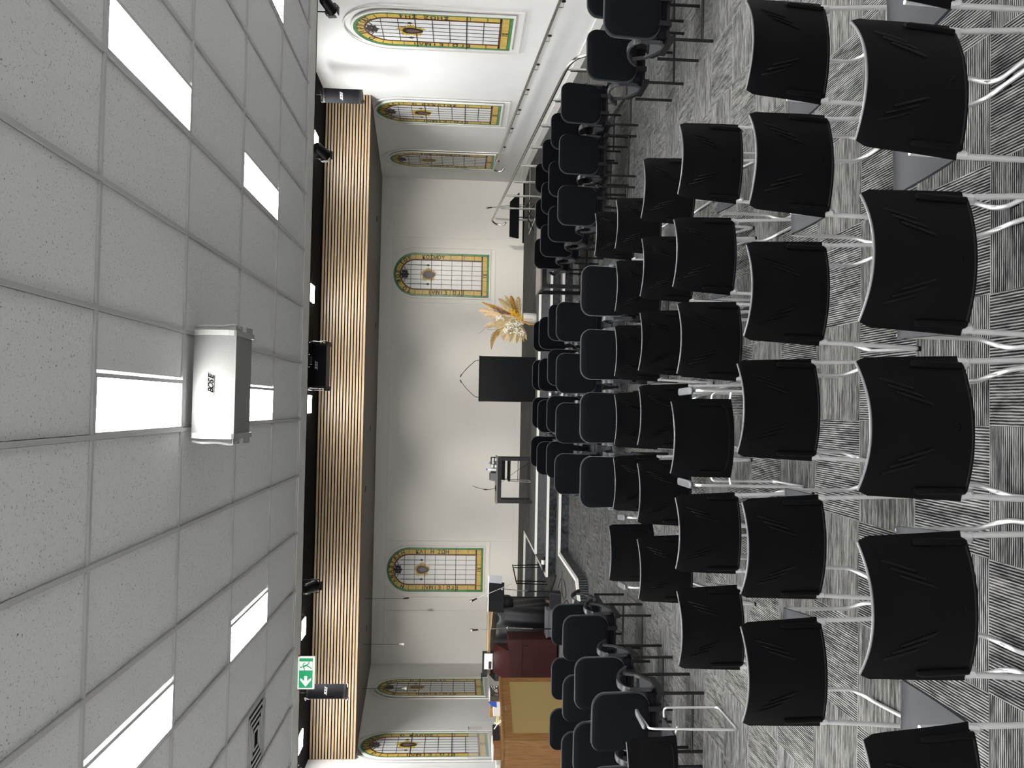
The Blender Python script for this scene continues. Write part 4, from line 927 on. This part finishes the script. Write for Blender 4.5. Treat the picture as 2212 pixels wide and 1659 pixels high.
speaker('upright_speaker', 'black upright loudspeaker hung under the lit exit sign', (-4.50, 12.95, 3.98), (R(-4), R(90), R(24)), .60, .22, .2, 'black_plastic', 'grille_black', 'black_plastic', 'logo_white', False, 1, [((-.28, .1, 0), (-.56, .1, 0))])
# recess light panels
for k, x in enumerate((4.1, 1.62, GX0, GX0 - 3.6, GX0 - 5.4)):
    t = thing('recess_light', 'lit panel in the black ceiling recess, %s from handrail wall' % ORD[k], 'light', (x, 12.3, ZR - .03), 0, 'lit panels in the black recess')
    MB().box(0, .3, 0, 1.2, .01, .03).build('frame', 'tee_white', t); MB().box(.012, .288, .012, 1.21, 0, .011).build('diffuser', 'panel_light', t)

# ------------------------------------------------------------------ stage spotlights (with their lamps)
def spotlight(x, y, z, aim, label, watts, size, blend=.35, col=(1, .93, .82)):
    t = thing('spotlight', label, 'spotlight', (x, y, z), 0, 'black stage spotlights')
    d = (Vector(aim) - Vector((x, y, z))).normalized(); M = d.to_track_quat('Z', 'Y').to_matrix().to_4x4()
    MB().lathe([(.04, -.16), (.062, -.12), (.062, .06), (.072, .075), (.072, .10)], 14, M=M).build('can', 'black_metal', t, True)
    MB().lathe([(.058, .088), (.058, .094)], 14, M=M).build('lens', 'lens_glow', t, True)
    mb = MB()
    for k in range(4):
        a = k * math.pi / 2; c, s = math.cos(a), math.sin(a)
        mb.box(-.05, .05, .07, .076, .09, .15, M @ Matrix.Rotation(a, 4, 'Z'))
    mb.build('barn_door', 'black_metal', t)
    MB().tube([(-.08, 0, 0), (-.08, 0, .16), (.08, 0, .16), (.08, 0, 0)], .008, 6).tube([(0, 0, .16), (0, 0, ZR - z)], .01, 6).build('yoke', 'black_metal', t, True)
    l = bpy.data.lights.new('lamp', 'SPOT'); l.energy = watts; l.spot_size = R(size); l.spot_blend = blend; l.color = col; l.shadow_soft_size = .05
    lo = bpy.data.objects.new('lamp', l); COL.objects.link(lo); lo.parent = t; lo.location = d * .16; lo.rotation_euler = (-d).to_track_quat('Z', 'Y').to_euler()
for x, y, z, ax, lab in ((4.62, 9.45, 3.62, 4.3, 'nearest the ramp wall'), (2.95, 9.6, 3.68, 2.3, 'above the ramp rail'), (.5, 9.6, 3.86, -.1, 'above the lectern sight line'), (-2.12, 9.5, 3.66, -2.7, 'facing the stage table'), (-4.3, 9.6, 3.86, -5.0, 'facing the covered piano')):
    spotlight(x, y, z, (ax, 19.4, 1.35), 'black spotlight behind the ceiling edge ' + lab, SPOT_W, 27, .95)
# hanging choir microphones
for k, (x, z) in enumerate(((-3.78, 2.96), (-4.66, 3.02), (-5.51, 2.95))):
    t = thing('hanging_microphone', 'thin hanging microphone, %s from stage centre, over the piano side' % ORD[k], 'microphone', (x, 16.0, z), 0, 'hanging choir microphones')
    MB().tube([(0, 0, .05), (0, 0, 3.757 - z)], .0035, 5).build('wire', 'black_metal', t)
    MB().tube([(.012, 0, -.04), (0, 0, .05)], [.016, .010], 8).build('capsule', 'white_plastic' if k else 'arm_plastic', t, True)
    MB().box(-.02, .03, -.02, .02, -.04, -.005).build('clip', 'white_plastic', t) if k else MB().ball((.012, 0, -.05), .012).build('tip', 'black_plastic', t)
# small recessed fittings in the soffit
for k, (x, y) in enumerate(((3.9, 17.2), (-.5, 16.6), (-1.6, 15.4), (1.7, 17.8), (-4.6, 16.9))):
    t = thing('soffit_fitting', 'small dark fitting in the timber soffit, %s counted from ramp wall' % ORD[[3, 1, 2, 0, 4].index(k)], 'fitting', (x, y, 3.655 + (y - 14.2) / 5.2 * .295), 0, 'fittings in the soffit')
    MB().lathe([(.06, -.012), (.06, .02)], 12).build('ring', 'black_metal', t); MB().lathe([(.035, -.016), (.035, .0)], 10).build('lens', 'grey_case', t)

# ------------------------------------------------------------------ exit sign
t = thing('exit_sign', 'lit green and white running man exit sign at the ceiling edge', 'sign', (-2.915, 8.95, 3.50))
MB().box(-.172, .172, 0, .03, 0, .18).build('box', 'sign_white', t)
MB().box(-.06, .06, -.02, .05, .18, .2).build('mount', 'white_plastic', t)
MB().box(-.157, .157, -.003, .0, .018, .162).build('green_field', 'sign_green', t)
MB().plate([(.03, .02), (.125, .02), (.125, .16), (.03, .16)], -.005, -.002).build('doorway', 'sign_white', t)
MB().plate([(-.145, .09), (-.075, .148), (-.05, .148), (-.083, .106), (-.03, .106), (-.03, .074), (-.083, .074), (-.05, .032), (-.075, .032)], -.005, -.002).build('arrow', 'sign_white', t)
mb = MB()
def limb(a, b, wd):
    a, b = Vector((a[0], 0, a[1])), Vector((b[0], 0, b[1])); mb.bar(a + Vector((0, -.0065, 0)), b + Vector((0, -.0065, 0)), wd, .003, (0, 1, 0))
mb.lathe([(.009, 0), (.009, .003)], 12, (.064, -.005, .142), Matrix.Rotation(math.pi / 2, 4, 'X'))
for a, b, wd in (((.068, .125), (.085, .085), .018), ((.068, .122), (.05, .108), .008), ((.05, .108), (.03, .105), .008), ((.075, .122), (.10, .12), .008), ((.10, .12), (.112, .10), .008), ((.085, .088), (.062, .045), .010), ((.062, .045), (.05, .03), .009), ((.085, .085), (.105, .06), .010), ((.105, .06), (.138, .055), .009)): limb(a, b, wd)
mb.build('running_man', 'sign_green', t)
MB().box(-.19, -.172, .005, .02, .16, .175).box(.172, .19, .005, .02, .16, .175).build('indicator', 'red_led', t)
